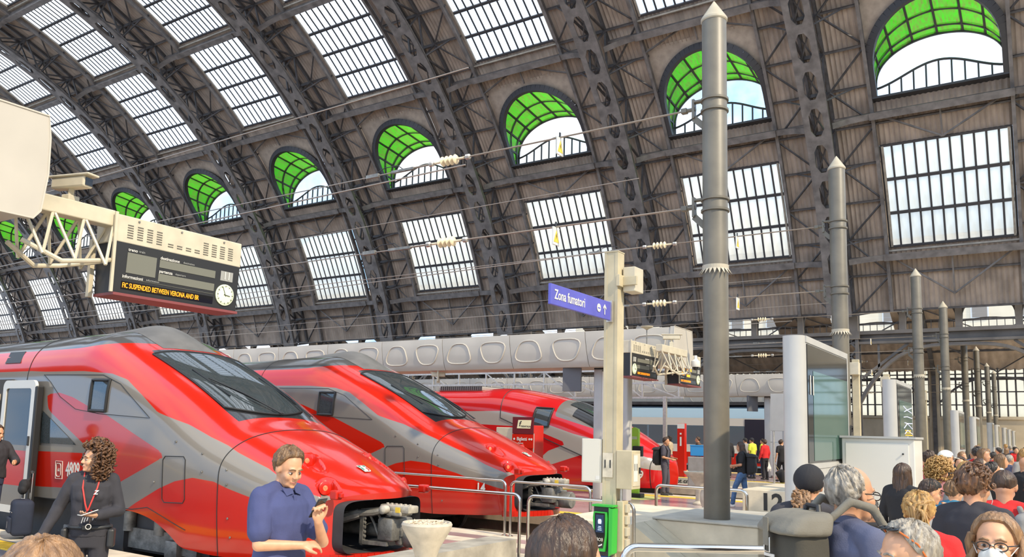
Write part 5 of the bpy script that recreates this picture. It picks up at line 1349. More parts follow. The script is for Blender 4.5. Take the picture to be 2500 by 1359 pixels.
class Blob:
    """closed primitives that are fused into one continuous surface"""
    def __init__(s, ex=2.5): s.mb = MB(); s.ex = ex
    def ell(s, c, r, rot=None, n=14):
        M = Matrix.Translation(c) @ (rot.to_matrix().to_4x4() if rot else Matrix.Identity(4)); vs = []; fs = []
        vs.append(M @ Vector((0, 0, -r[2])))
        for i in range(1, n):
            th = -PI/2+PI*i/n
            for j in range(n*2): ph = PI*j/n; vs.append(M @ Vector((r[0]*cos(th)*cos(ph), r[1]*cos(th)*sin(ph), r[2]*sin(th))))
        vs.append(M @ Vector((0, 0, r[2]))); m = n*2
        for j in range(m): fs.append((0, 1+(j+1) % m, 1+j)); fs.append((len(vs)-1, 1+(n-2)*m+j, 1+(n-2)*m+(j+1) % m))
        for i in range(n-2):
            for j in range(m): fs.append((1+i*m+j, 1+i*m+(j+1) % m, 1+(i+1)*m+(j+1) % m, 1+(i+1)*m+j))
        s.mb.add(vs, fs); return s
    def chain(s, pts, rs, flat=1.0):
        """limb: tapered tube with round ends and joints"""
        P = [Vector(p) for p in pts]
        for p, r in zip(P, rs): s.ell(p, (r, r, r), n=8)
        for (p, q), (r, t) in zip(zip(P, P[1:]), zip(rs, rs[1:])):
            if (q-p).length < 1e-4: continue
            k = max(2, int((q-p).length/.05)); s.mb.tube([p.lerp(q, i/k) for i in range(k+1)], [r+(t-r)*i/k for i in range(k+1)], 12)
        return s
    def loft(s, secs, n=28, M=None):
        """secs: (z, x offset, half depth, half width)"""
        rows = []
        for z, xo, a, b in secs:
            row = []
            for j in range(n):
                t = 2*PI*j/n; c, d = cos(t), sin(t); e = s.ex; k = (abs(c)**e+abs(d)**e)**(-1/e)
                v = Vector((xo+a*k*c, b*k*d, z)); row.append(M @ v if M is not None else v)
            rows.append(row)
        s.mb.grid(rows, wrap=True); s.mb.add(rows[0], [tuple(range(n-1, -1, -1))]); s.mb.add(rows[-1], [tuple(range(n))]); return s
    def finish(s, name, m, voxel, smooth=4, fold=0.0, freq=9.0, stretch=(1, 1, .45), crop=None):
        me = bpy.data.meshes.new(name); me.from_pydata([tuple(v) for v in s.mb.v], [], s.mb.f)
        bm = bmesh.new(); bm.from_mesh(me); bmesh.ops.remove_doubles(bm, verts=bm.verts[:], dist=1e-5); bmesh.ops.recalc_face_normals(bm, faces=bm.faces[:]); bm.to_mesh(me); bm.free()
        ob = bpy.data.objects.new(name, me); TMP.collection.objects.link(ob)
        md = ob.modifiers.new('r', 'REMESH'); md.mode = 'VOXEL'; md.voxel_size = voxel; md.adaptivity = 0
        if smooth: ms = ob.modifiers.new('s', 'SMOOTH'); ms.factor = .5; ms.iterations = smooth
        with bpy.context.temp_override(scene=TMP, view_layer=TMP.view_layers[0]): dg = bpy.context.evaluated_depsgraph_get()
        out = bpy.data.meshes.new_from_object(ob.evaluated_get(dg)); bpy.data.objects.remove(ob); bpy.data.meshes.remove(me)
        out.name = name; out.materials.clear(); out.materials.append(m)
        if fold:
            nv = len(out.vertices); cs = np.empty(nv*3, np.float32); ns = np.empty(nv*3, np.float32)
            out.vertices.foreach_get('co', cs); out.vertex_normals.foreach_get('vector', ns); cs = cs.reshape(-1, 3); q = (cs*np.array(stretch, np.float32)*freq).tolist()
            k = np.array([mnoise.noise(p)*.7+mnoise.noise((p[0]*2.3, p[1]*2.3, p[2]*2.3))*.4 for p in q], np.float32)
            cs = cs+ns.reshape(-1, 3)*(k*fold)[:, None]; out.vertices.foreach_set('co', cs.ravel())
        out.polygons.foreach_set('use_smooth', [True]*len(out.polygons)); out.update(); return out
# --- head in its own frame: forward +x, centre of the head at the origin
def head_blob(b, M, fem=False, detail=True):
    def E(c, r, rot=None): b.ell(M @ Vector(c), r, (M.to_quaternion() @ rot) if rot else M.to_quaternion(), 12)
    def Ch(p, rs): b.chain([M @ Vector(q) for q in p], rs)
    E((-.014, 0, .028), (.098, .076, .092)); E((.028, 0, -.032), (.062, .060, .085)); E((.040, 0, -.084), (.043, .044 if fem else .050, .034))
    E((-.02, 0, -.04), (.07, .062, .06))
    if detail:
        Ch([(.084, 0, .008), (.104, 0, -.026)], [.009, .013]); Ch([(.098, -.012, -.032), (.098, .012, -.032)], [.009, .009])
        Ch([(.074, -.04, .020), (.083, -.018, .020)], [.010, .011]); Ch([(.074, .04, .020), (.083, .018, .020)], [.010, .011])
        E((.055, -.037, -.032), (.030, .026, .030)); E((.055, .037, -.032), (.030, .026, .030))
        Ch([(.084, -.018, -.060), (.0885, 0, -.058), (.084, .018, -.060)], [.007, .009, .007]); Ch([(.082, -.015, -.070), (.087, 0, -.071), (.082, .015, -.070)], [.007, .009, .007])
        E((.078, 0, -.098), (.016, .020, .014))
        for s in (-1, 1): E((-.006, s*.080, -.008), (.022, .009, .034), Quaternion((0, 0, 1), s*-.35)); Ch([(.0, s*.078, .018), (-.018, s*.087, .018), (-.022, s*.086, -.012), (-.006, s*.080, -.034)], [.005]*4)
    else:
        Ch([(.084, 0, .008), (.104, 0, -.028)], [.010, .014])
        for s in (-1, 1): E((-.006, s*.080, -.008), (.022, .010, .032))
def face_parts(o, M, hm, iris=True, brow=True):
    for s in (-1, 1):
        c = M @ Vector((.0735, s*.031, -.004)); mb = MB(); q = M.to_quaternion()
        bl = Blob(); bl.ell(c, (.0130, .0145, .0068), q, 8); e = bl.mb.mesh('eye', eyew, True); eo = link('eye', e, o)
        bl = Blob(); bl.ell(M @ Vector((.0830, s*.031, -.004)), (.0050, .0070, .0066), q, 6); link('iris', bl.mb.mesh('iris', irism, True), eo)
        bl = Blob(); bl.chain([M @ Vector((.0775, s*.050, .018)), M @ Vector((.0895, s*.032, .026)), M @ Vector((.0915, s*.014, .021))], [.0035, .0048, .0045]); link('eyebrow', bl.mb.mesh('eyebrow', hm, True), o)
    bl = Blob(); bl.chain([M @ Vector((.0835, -.020, -.0645)), M @ Vector((.0945, 0, -.0640)), M @ Vector((.0835, .020, -.0645))], [.0035, .0055, .0035]); link('lips', bl.mb.mesh('lips', lipm, True), o)
def hair_cap(M, hl, thick=.016, noise=.006, freq=30, tilt=(-.35, 0, .94), n=26, m=96, seed=0):
    """hl(az) = reach in degrees from the crown; az 0 = forehead, 180 = nape"""
    ax = Vector(tilt).normalized(); fx = (Vector((1, 0, 0))-ax*ax.x).normalized(); fy = ax.cross(fx); rows = []; inn = []
    c = Vector((-.012, 0, .026))
    for i in range(n+1):
        row = []; ri = []
        for j in range(m):
            az = 2*PI*j/m; a = R(hl(math.degrees(az) if az <= PI else 360-math.degrees(az)))*i/n
            d = ax*cos(a)+(fx*cos(az)+fy*sin(az))*sin(a)
            base = 1/math.sqrt((d.x/.100)**2+(d.y/.079)**2+(d.z/.094)**2)
            k = thick*(1-.55*(i/n)**6); sw_ = az+.5*i/n
            nn = mnoise.noise(Vector((cos(sw_)*9, sin(sw_)*9, seed+i/n*1.6)))*noise*.8+mnoise.noise(Vector((cos(sw_)*21, sin(sw_)*21, seed+i/n*2.5)))*noise*.5+mnoise.noise(d*freq*.06+Vector((seed, 0, 0)))*noise*.6
            row.append(M @ (c+d*(base+k+nn))); ri.append(M @ (c+d*(base-.012)))
        rows.append(row); inn.append(ri)
    mb = MB(); mb.grid(rows, wrap=True); mb.grid([rows[-1], inn[-1]], wrap=True); mb.grid(inn, wrap=True); return mb, rows
HL_SHORT = lambda a: 58 if a < 35 else (58+(a-35)/45*34 if a < 80 else (92+(a-80)/100*36))
HL_LONG = lambda a: 61 if a < 30 else (61+(a-30)/50*47 if a < 80 else 112+(a-80)/100*24)
HL_RECEDE = lambda a: 22+a*.1 if a < 40 else (26+(a-40)/40*62 if a < 80 else (88+(a-80)/100*38))
def hair_mesh(style, M, hm, seed=1):
    rnd = random.Random(seed)
    if style == 'short': mb, r = hair_cap(M, HL_SHORT, .020, .012, 60, seed=seed); return mb.mesh('hair', hm, True, 80)
    if style == 'buzz': mb, r = hair_cap(M, HL_SHORT, .008, .003, 90, seed=seed); return mb.mesh('hair', hm, True, 80)
    if style == 'thick': mb, r = hair_cap(M, lambda a: HL_SHORT(a)*1.0+(5 if a < 40 else 5), .023, .013, 50, seed=seed); return mb.mesh('hair', hm, True, 80)
    if style == 'receding':
        mb, r = hair_cap(M, HL_RECEDE, .017, .011, 70, tilt=(-.62, 0, .78), seed=seed); return mb.mesh('hair', hm, True, 80)
    if style in ('long', 'wavy'):
        mb, r = hair_cap(M, HL_LONG, .022, .006, 30, seed=seed)
        for k in range(46):                                   # locks falling behind and beside
            az = R(70+220*k/45); d = Vector((cos(az)*.085-.02, sin(az)*.085, -.02)); L = .26+.05*rnd.random(); w_ = .02
            wv = .016 if style == 'wavy' else 0; ph = rnd.random()*6; sp = 1.5 if style == 'wavy' else 1
            p = [M @ Vector((d.x*(1+.12*t)-.015*t+wv*sin(ph+9*t), d.y*(1+(.28*t-.25*t*t)*sp)+wv*cos(ph+8*t), d.z+.06-L*t*1.15)) for t in [q/8 for q in range(9)]]
            mb.tube(p, [w_*.8]+[w_*(.75+.25*sin(ph+q)) for q in range(7)]+[.004], 8)
        return mb.mesh('hair', hm, True, 80)
    if style in ('curly', 'afro', 'curlshort'):
        mb, r = hair_cap(M, HL_LONG if style != 'curlshort' else (lambda a: HL_SHORT(a)+4), .03 if style != 'curlshort' else .03, .014, 60, seed=seed)
        n = 520 if style == 'curly' else (230 if style == 'afro' else 170)
        for k in range(n):
            az = R(rnd.uniform(28, 332)) if style != 'curlshort' else R(rnd.uniform(0, 360)); el = rnd.uniform(-75 if style == 'curly' else (-45 if style == 'afro' else -12), 88)
            if abs((math.degrees(az)+180) % 360-180) < 62 and el < (38 if style != 'curlshort' else 42): continue
            d = Vector((cos(az)*cos(R(el)), sin(az)*cos(R(el)), sin(R(el)))); R0 = (.148 if style == 'curly' else (.12 if style == 'afro' else .112))+rnd.uniform(-.02, .022)
            drop = -.09 if (style == 'curly' and el < 0) else 0
            c = Vector((-.016+d.x*R0*.96, d.y*R0*(1.0 if style == 'curly' else .88), .024+d.z*R0*.92+drop*abs(sin(R(el)))))
            rr_ = rnd.uniform(.012, .021); ax = Vector((rnd.uniform(-1, 1), rnd.uniform(-1, 1), rnd.uniform(-1.6, -.3))).normalized(); u = ax.orthogonal().normalized(); v = ax.cross(u); ph = rnd.random()*6
            L = rnd.uniform(.03, .07) if style == 'curly' else .03
            p = [M @ (c+ax*(L*(t/8-.5))+(u*cos(ph+t*1.15)+v*sin(ph+t*1.15))*rr_) for t in range(9)]
            mb.tube(p, [.004]+[.0085]*7+[.003], 6)
        return mb.mesh('hair', hm, True, 80)
    if style == 'bun':
        mb, r = hair_cap(M, HL_LONG, .018, .012, 60, seed=seed)
        for k in range(26):
            a = R(rnd.uniform(100, 260)); z = rnd.uniform(-.03, .09); c0 = Vector((cos(a)*.10-.01, sin(a)*.085, z)); c1 = Vector((-.13+rnd.uniform(-.02, .02), rnd.uniform(-.05, .05), .03+rnd.uniform(-.05, .04)))
            mb.tube([M @ c0, M @ (c0.lerp(c1, .5)+Vector((-.02, 0, .015))), M @ c1, M @ (c1+Vector((rnd.uniform(-.02, .02), rnd.uniform(-.04, .04), -.06-.08*rnd.random())))], [.012, .014, .013, .004], 7)
        return mb.mesh('hair', hm, True, 80)
    if style == 'pony':
        mb, r = hair_cap(M, HL_LONG, .016, .006, 40, seed=seed)
        for k in range(60):
            c = Vector((-.12, .05+rnd.uniform(-.03, .03), -.06)); e = rnd.uniform(.05, .2); a = rnd.random()*6
            p = [M @ (c+Vector((rnd.uniform(-.03, .03)-.03*t/6, .035*cos(a+t)*.8, -e*t/6+.02*sin(a+t)))) for t in range(7)]; mb.tube(p, [.006]+[.011]*5+[.003], 6)
        return mb.mesh('hair', hm, True, 80)
# --- a hand: palm and five fingers; frame: x along the fingers, z out of the back of the hand, y towards the thumb
def hand_blob(b, M, curl=.5, spread=.06, fine=True, grip=None):
    def P(v): return M @ Vector(v)
    b.ell(P((.045, 0, 0)), (.050, .040, .016), M.to_quaternion(), 10); b.chain([P((0, 0, 0)), P((.03, 0, 0))], [.026, .026])
    if not fine: b.ell(P((.11, -.004, -.018*curl*2)), (.045, .034, .014), M.to_quaternion(), 8); b.chain([P((.03, .035, 0)), P((.075, .055, -.01))], [.013, .010]); return
    for i, (y, L) in enumerate(((.029, .070), (.010, .078), (-.010, .073), (-.029, .058))):
        c = grip[i] if grip else curl; p = Vector((.088, y, 0)); d = 0.0; pts = [Vector((.06, y*.9, 0)), p]
        for s_, k in ((.45, .75), (.30, 1.0), (.25, .8)):
            d += c*k*1.25; p = p+Vector((cos(d)*L*s_, spread*y*4*s_, -sin(d)*L*s_)); pts.append(p)
        b.chain([P(q) for q in pts], [.0095, .0098, .0090, .0082, .0072])
    t = [Vector((.012, .022, -.004)), Vector((.042, .048, -.012)), Vector((.070, .056, -.018-.01*curl)), Vector((.092, .054, -.026-.016*curl))]
    b.chain([P(q) for q in t], [.014, .0125, .0105, .0085])
def limb_M(p, q, nrm):
    """hand frame at q, pointing on from p to q"""
    x = (Vector(q)-Vector(p)).normalized() if not isinstance(p, str) else p
    z = Vector(nrm); z = (z-x*z.dot(x)).normalized(); y = z.cross(x)
    return Matrix(((x.x, y.x, z.x, q[0]), (x.y, y.y, z.y, q[1]), (x.z, y.z, z.z, q[2]), (0, 0, 0, 1)))
STAND = dict(la=((-.01, .235, 1.14), (.06, .255, .90)), ra=((-.01, -.235, 1.14), (.06, -.255, .90)), ll=((.01, .095, .50), (-.02, .10, .085)), rl=((.01, -.095, .50), (-.02, -.10, .085)))
WALK = dict(la=((-.05, .235, 1.15), (.02, .27, .91)), ra=((.05, -.235, 1.15), (.16, -.24, .95)), ll=((.17, .09, .53), (.24, .09, .10)), rl=((-.06, -.09, .50), (-.34, -.09, .16)))
def person(label, x, y, H, yaw, skin='fair', hair='brown', style='short', top=None, bottom=None, pose=STAND, head=(0, 0), lod=1, sleeve='short', female=False, group=None,
           hands=None, face=True, topkind='shirt', shorts=False, shoes=None, bulk=1.0, extra=None, seed=1, top_long=.0, lean=0.0):
    """one figure: continuous body plus clothing, hair and eyes; yaw = compass of its forward direction in degrees"""
    vox = {0: .007, 1: .011, 2: .018}[lod]
    o = thing('person', label, 'person', (x, y, 0), R(yaw), group); o.scale = (H/1.715,)*3
    p = dict(STAND); p.update(pose); J = {k: [Vector(q) for q in v] for k, v in p.items()}
    TL = Matrix.Translation((0, 0, .95)) @ Matrix.Rotation(lean, 4, 'Y') @ Matrix.Translation((0, 0, -.95))
    sw = .175*bulk if not female else .155*bulk
    SH = {'la': TL @ Vector((-.01, sw, 1.405)), 'ra': TL @ Vector((-.01, -sw, 1.405))}
    if lean:
        for k in ('la', 'ra'): J[k] = [TL @ q for q in J[k]]
    hy, hp = R(head[0]), R(head[1])
    HM = TL @ Matrix.Translation((.035+.03*sin(hp), 0, 1.594)) @ Matrix.Rotation(hy, 4, 'Z') @ Matrix.Rotation(hp, 4, 'Y')
    b = Blob(); head_blob(b, HM, female, lod < 2)
    b.chain([TL @ Vector((-.015, 0, 1.43)), HM @ Vector((-.022, 0, -.06))], [.060 if not female else .052, .054 if not female else .047])
    k = bulk
    tor = [(.86, 0, .085*k, .140*k), (.95, -.005, .100*k, .152*k), (1.08, .0, .088*k, .128*k), (1.25, .005, .105*k, .150*k), (1.36, -.005, .098*k, .160*k), (1.43, -.012, .07*k, .11*k)]
    for a in ('la', 'ra'): b.chain([TL @ Vector((-.014, 0, 1.462)), SH[a]], [.045, .045])
    b.loft(tor, 24, TL); b.ell(TL @ Vector((-.012, 0, 1.42)), (.07, .13*k, .05), n=10)
    for a in ('la', 'ra'):
        b.chain([SH[a], J[a][0], J[a][1]], [.050, .040, .027])
    for l, s in (('ll', 1), ('rl', -1)):
        b.chain([(0, s*.085, .90), J[l][0], J[l][1]], [.085, .053, .038]); f = J[l][1]; b.chain([f+Vector((-.03, 0, -.045)), f+Vector((.06, 0, -.05)), f+Vector((.15, 0, -.06))], [.038, .036, .026])
    hd = hands or {}
    for a, s in (('la', 1), ('ra', -1)):
        h = hd.get(a, {}); nrm = h.get('n', (0, s, .15)); M = limb_M(J[a][0], J[a][1], nrm)
        if 'dir' in h: M = limb_M(J[a][1]-Vector(h['dir']), J[a][1], nrm)
        if s < 0: M = M @ Matrix.Diagonal((1, -1, 1, 1))
        if h.get('flip'): M = M @ Matrix.Diagonal((1, -1, 1, 1))
        hand_blob(b, M, h.get('curl', .45), fine=lod < 2, grip=h.get('grip'))
    me = b.finish('body', SKIN[skin], vox, 3 if lod < 2 else 2); link('body', me, o)
    # clothing
    if top:
        t = Blob(); e = .016 if topkind == 'shirt' else .032; zb = .90-top_long
        t.loft([(zb, 0, .112*k+e*.5, .160*k+e), (.97, 0, .108*k+e*.6, .156*k+e), (1.08, .0, .100*k+e, .142*k+e), (1.25, .006, .112*k+e, .156*k+e), (1.36, -.004, .103*k+e, .166*k+e), (1.43, -.012, .074*k+e, .115*k+e), (1.462, -.014, .058+e*.5, .070+e*.5)], 28, TL)
        t.ell(TL @ Vector((-.012, 0, 1.415)), (.082, .14*k+e, .052+e*.4), n=10)
        if female: 
            for s in (-1, 1): t.ell(TL @ Vector((.085, s*.065, 1.255)), (.055, .062, .065), n=8)
        for a in ('la', 'ra'):
            E_, W_ = J[a]; r0 = .058+e*.6; t.chain([TL @ Vector((-.016, (.03 if a == 'la' else -.03), 1.452)), SH[a]], [.048+e*.4, r0])
            if sleeve == 'short': q = SH[a].lerp(E_, .72); t.chain([SH[a], q], [r0, .054+e*.7])
            elif sleeve == 'long': t.chain([SH[a], E_, E_.lerp(W_, .96)], [r0, .048+e*.7, .034+e*.6])
            else: t.chain([SH[a], SH[a].lerp(E_, .25)], [r0, .05])
        if topkind == 'hoodie':
            t.ell(TL @ Vector((-.10, 0, 1.44)), (.07, .12, .07), n=10)
        c = link('top', t.finish('top', top, max(vox, .009), 3, .011 if lod < 2 else .0, 9.0, (1, 1, .7)), o)
        if topkind == 'polo' or topkind == 'shirt' and lod == 0:
            cb = Blob(); ring = [TL @ Vector((-.014+.066*cos(2*PI*i/20), .068*sin(2*PI*i/20), 1.462+.012*(1-cos(2*PI*i/20))/2)) for i in range(21)]
            m_ = MB(); m_.tube(ring, .010, 6); c['x'] = 1; link('collar', m_.mesh('collar', top, True), c); del c['x']
    if bottom:
        t = Blob(); t.loft([(.80, 0, .108*k, .158*k), (.90, -.006, .118*k, .168*k), (.97, -.004, .108*k, .158*k), (1.02, 0, .100*k, .146*k)], 28)
        for l, s in (('ll', 1), ('rl', -1)):
            Kn, An = J[l]; A1 = Kn.lerp(An, .93)
            if shorts: t.chain([(0, s*.088, .90), Vector((0, s*.088, .90)).lerp(Kn, .95)], [.102, .085])
            else: t.chain([(0, s*.088, .90), Kn, A1], [.098, .068, .062])
        link('trousers' if not shorts else 'shorts', t.finish('trousers', bottom, max(vox, .011), 3, .006 if lod < 2 else 0, 9.0), o)
    for l in ('ll', 'rl'):
        f = J[l][1]; t = Blob(); t.chain([f+Vector((-.035, 0, -.050)), f+Vector((.06, 0, -.048)), f+Vector((.155, 0, -.058))], [.046, .044, .033]); t.ell(f+Vector((.05, 0, -.08)), (.13, .046, .014), n=8)
        link('shoe', t.finish('shoe', shoes or shoe_m, .016, 1), o)
    if style: link('hair', hair_mesh(style, HM, HAIR[hair], seed), o)
    if face and lod < 2: face_parts(o, HM, HAIR[hair])
    if extra: extra(o, HM, J, TL)
    return o
def tube_part(o, name, pts, r, m, n=8, close=False): return MB().tube(pts, r, n, close).build(name, m, o, True)
cl = cloth
navy = cl('navy', (.05, .06, .155)); black_c = cl('black', (.014, .013, .015)); char = cl('charcoal', (.030, .028, .034)); redc = cl('red', (.55, .015, .015)); bluegrey = cl('bluegrey', (.085, .092, .15)); jeans = cl('jeans', (.07, .14, .27), .3, 9); darkjeans = cl('darkjeans', (.03, .04, .08)); beigec = cl('beigec', (.45, .37, .25)); whitec = cl('whitec', (.62, .58, .52)); greyc = cl('greyc', (.25, .24, .23)); brownc = cl('brownc', (.12, .07, .04)); pinkc = cl('pink', (.55, .22, .20), .5, 14); olivec = cl('olive', (.10, .10, .06)); yellowc = cl('yellowvest', (.55, .60, .05)); teal = cl('teal', (.04, .18, .28))
def phone(name, label, M, parent_scale=1.0, case=blk2):
    o = thing(name, label, 'phone'); o.matrix_world = M
    MB().rbox((-.037, -.078, -.0045), (.037, .078, .0045), .006, 2).build('phone_body', case, o, True, 40); MB().rbox((-.034, -.074, .0045), (.034, .074, .0052), .0003).build('screen', blk, o)
    cb = MB().rbox((-.034, .038, -.0065), (.002, .074, -.0045), .003).build('camera_bump', castm, o)
    for dx, dy in ((-.025, .064), (-.025, .048), (-.009, .056)): MB().lathe([(.006, 0), (.006, .001), (.0001, .001)], 10, Matrix.Translation((dx, dy, -.0078))).build('camera_lens', blk, cb)
    return o
# ---- man with a phone, navy polo shirt, arms folded, facing +x
def wm(o): return Matrix.Translation(o.location) @ Matrix.Rotation(o.rotation_euler.z, 4, 'Z') @ Matrix.Diagonal((*o.scale, 1))
POLO = dict(ra=((.05, -.235, 1.125), (.205, -.015, 1.115)), la=((.195, .19, 1.115), (.272, .05, 1.262)))
def polo_x(o, HM, J, TL):
    for s in (-1, 1): MB().prism([(0, 0), (.075, -.01), (.06, -.055), (.0, -.03)], -.004, .004, lambda u, v, t, s=s: Vector((.088-.35*u+.8*t-v*.55, s*(.010+u*.9), 1.468+v+.12*u))).build('collar_flap', navy, o)
    MB().prism([(-.014, 0), (.014, 0), (.014, -.13), (-.014, -.13)], 0, .005, lambda u, v, t: Vector((.106-v*.17+t, u, 1.425+v))).build('placket', navy, o)
PMAN = person('man in a navy polo shirt with folded arms looking down at a phone', -4.23, 3.74, 1.73, 4, 'fair', 'brown', 'thick', navy, darkjeans, POLO, (-12, 20), 0, 'short', topkind='polo', extra=polo_x,
    hands=dict(ra=dict(n=(.5, .1, .8), dir=(.35, 1, .0), curl=.4), la=dict(dir=(.02, -.22, 1.0), n=(-.9, .25, .2), grip=[.75, .85, .9, .95])))
Mp = wm(PMAN) @ (Matrix.Translation((.285, .030, 1.352)) @ frame_M((0, 0, 0), (.12, 1, .05), (.62, .0, .78)))
phone('phone', 'dark smartphone with a triple lens held by the man in navy', Mp)
# ---- woman with big curly hair in dark uniform
UNI = dict(ra=((-.02, -.27, 1.16), (.10, -.36, .92)), la=((.0, .235, 1.13), (.22, .10, 1.105)))
def uni_x(o, HM, J, TL):
    rl_ = mat('lanyard_red', (.60, .04, .03), .6)
    for s in (-1, 1): tube_part(o, 'lanyard', [(.03, s*.07, 1.47), (.125, s*.06, 1.34), (.165, s*.022, 1.20), (.155, 0, 1.13)], .007, rl_)
    tube_part(o, 'belt', [(.125*cos(2*PI*i/24), .178*sin(2*PI*i/24), .985) for i in range(24)], .018, blk2, 8, True)
    MB().rbox((.125, -.04, .965), (.15, .04, 1.01), .006).build('belt_buckle', blk, o)
    MB().rbox((-.02, .165, .80), (.10, .225, .97), .02).build('belt_pouch', blk2, o); MB().rbox((.02, -.215, .84), (.11, -.165, .98), .02).build('radio_pouch', blk2, o)
    mb = MB()
    for i in range(6): mb.tube([(.15+.01*sin(i), -.03+.02*i, 1.08), (.17, -.04+.022*i, 1.03+.01*(i % 3))], .004, 5)
    mb.lathe([(.018, 0), (.026, 0), (.026, .006), (.018, .006)], 14, Matrix.Translation((.165, .02, 1.0)) @ Matrix.Rotation(PI/2, 4, 'Y'), cap=False); mb.build('keys', inox, o, kind='stuff')
    mb = MB(); text_mb(mb, 'Z', .05, frame_M((.158, .055, 1.30), (-.35, 1, 0), (-.35, 0, 1)), bold=.03, shear=.3);  mb.build('chest_emblem', white_p, o)
CW = person('woman with big curly hair in dark uniform, red lanyard, holding a phone', -7.1, 4.09, 1.66, -40, 'olive', 'curl', 'curly', char, char, UNI, (-62, 0), 0, 'long', True, extra=uni_x,
    hands=dict(la=dict(dir=(.6, -.8, .05), n=(.1, .1, -1), curl=.3), ra=dict(curl=.3)))
phone('phone', 'pale smartphone in the hand of the curly haired woman', wm(CW) @ (Matrix.Translation((.30, .03, 1.14)) @ frame_M((0, 0, 0), (.8, .6, 0), (-.5, .75, .25))), case=whitem)
# ---- person in a dark padded jacket at the door, with bag and trolley case
person('person in a dark padded jacket at the open train door, with a trolley case', -14.08, 6.42, 1.75, 10, 'fair', 'darkbrown', 'short', char, darkjeans, dict(ra=((.0, -.29, 1.16), (.22, -.20, 1.10)), la=((.1, .3, 1.16), (.3, .16, 1.16))), (10, 10), 1, 'long', topkind='jacket', bulk=1.12)
o = thing('trolley_case', 'dark blue trolley case with its handle pulled out, beside the train door', 'suitcase', (-13.55, 6.68, 0), R(-20))
cb = cloth('suitcase', (.018, .024, .045)); MB().rbox((-.21, -.15, .05), (.21, .15, .60), .07, 3).build('case_body', cb, o, True, 40); MB().rbox((-.17, -.19, .10), (.17, -.14, .34), .03).build('front_pocket', cb, o)
tube_part(o, 'zip', [(-.18, -.155, .42), (.18, -.155, .42)], .005, greyc)
for s in (-1, 1): tube_part(o, 'handle_tube', [(s*.07, .10, .6), (s*.07, .10, 1.02)], .010, inox); MB().lathe([(.0001, -.02), (.045, -.02), (.045, .02), (.0001, .02)], 14, Matrix.Translation((s*.15, .1, .045)) @ Matrix.Rotation(PI/2, 4, 'Y')).build('wheel', blk2, o)
tube_part(o, 'handle_grip', [(-.08, .10, 1.03), (.08, .10, 1.03)], .018, blk2); MB().rbox((-.01, -.192, .17), (.01, -.19, .27), .001).build('white_mark', white_p, o)
b = Blob(); b.ell((0, 0, .82), (.13, .08, .10)); b.ell((.03, -.02, .76), (.12, .07, .08)); b.chain([(0, .05, .9), (0, .1, 1.0)], [.03, .02]); link('shoulder_bag', b.finish('shoulder_bag', black_c, .014, 2, .01, 14), None, 'black soft bag hanging on the trolley case handle', 'bag', M=Matrix.Translation((-13.55, 6.68, 0)) @ Matrix.Rotation(R(-20), 4, 'Z'))
# ---- heads close to the camera
def shades(o, HM, J, TL):
    m = mat('shades', (.01, .01, .012), .08)
    for s in (-1, 1): bl = Blob(); bl.ell(HM @ Vector((.070, s*.035, .075)), (.012, .030, .020), HM.to_quaternion(), 8); link('sunglass_lens', bl.mb.mesh('lens', m, True), o); tube_part(o, 'sunglass_arm', [HM @ Vector((.065, s*.066, .08)), HM @ Vector((.02, s*.096, .062)), HM @ Vector((-.05, s*.098, .03))], .006, m)
person('woman with straight light brown hair and sunglasses pushed up, seen from behind', -1.90, .99, 1.615, 150, 'fair', 'lightbrown', 'long', whitec, jeans, STAND, (0, 0), 1, 'short', True, extra=shades)
person('young woman with straight black hair seen from behind, beside the ticket reader', -1.08, 1.92, 1.655, 82, 'olive', 'darkbrown', 'long', black_c, jeans, STAND, (-22, 4), 1, 'short', True)
# ---- man with grey hair, glasses, blue-grey t-shirt and backpack
def glasses(o, HM, col=(.03, .03, .03), z=.0):
    m = mat('glasses_frame', col, .3, metal=.3)
    for s in (-1, 1):
        c = HM @ Vector((.100, s*.033, -.006+z)); q = HM.to_quaternion(); tube_part(o, 'glasses_rim', [c+q @ Vector((0, .026*cos(2*PI*i/16), .018*sin(2*PI*i/16))) for i in range(16)], .0025, m, 5, True)
        tube_part(o, 'glasses_arm', [HM @ Vector((.098, s*.058, .0+z)), HM @ Vector((.05, s*.083, .004+z)), HM @ Vector((-.02, s*.088, .006+z))], .0028, m, 5)
    tube_part(o, 'glasses_bridge', [HM @ Vector((.103, -.008, -.002+z)), HM @ Vector((.108, 0, .0+z)), HM @ Vector((.103, .008, -.002+z))], .0025, m, 5)
BP = person('man with wavy grey hair, glasses and a blue-grey t-shirt, carrying a backpack', -.78, 4.02, 1.77, 46, 'tan', 'grey', 'receding', bluegrey, darkjeans, dict(la=((.0, .26, 1.14), (.12, .24, .92)), ra=((.02, -.26, 1.14), (.14, -.24, .94))), (4, 2), 0, 'short', bulk=1.12, extra=lambda o, HM, J, TL: glasses(o, HM))
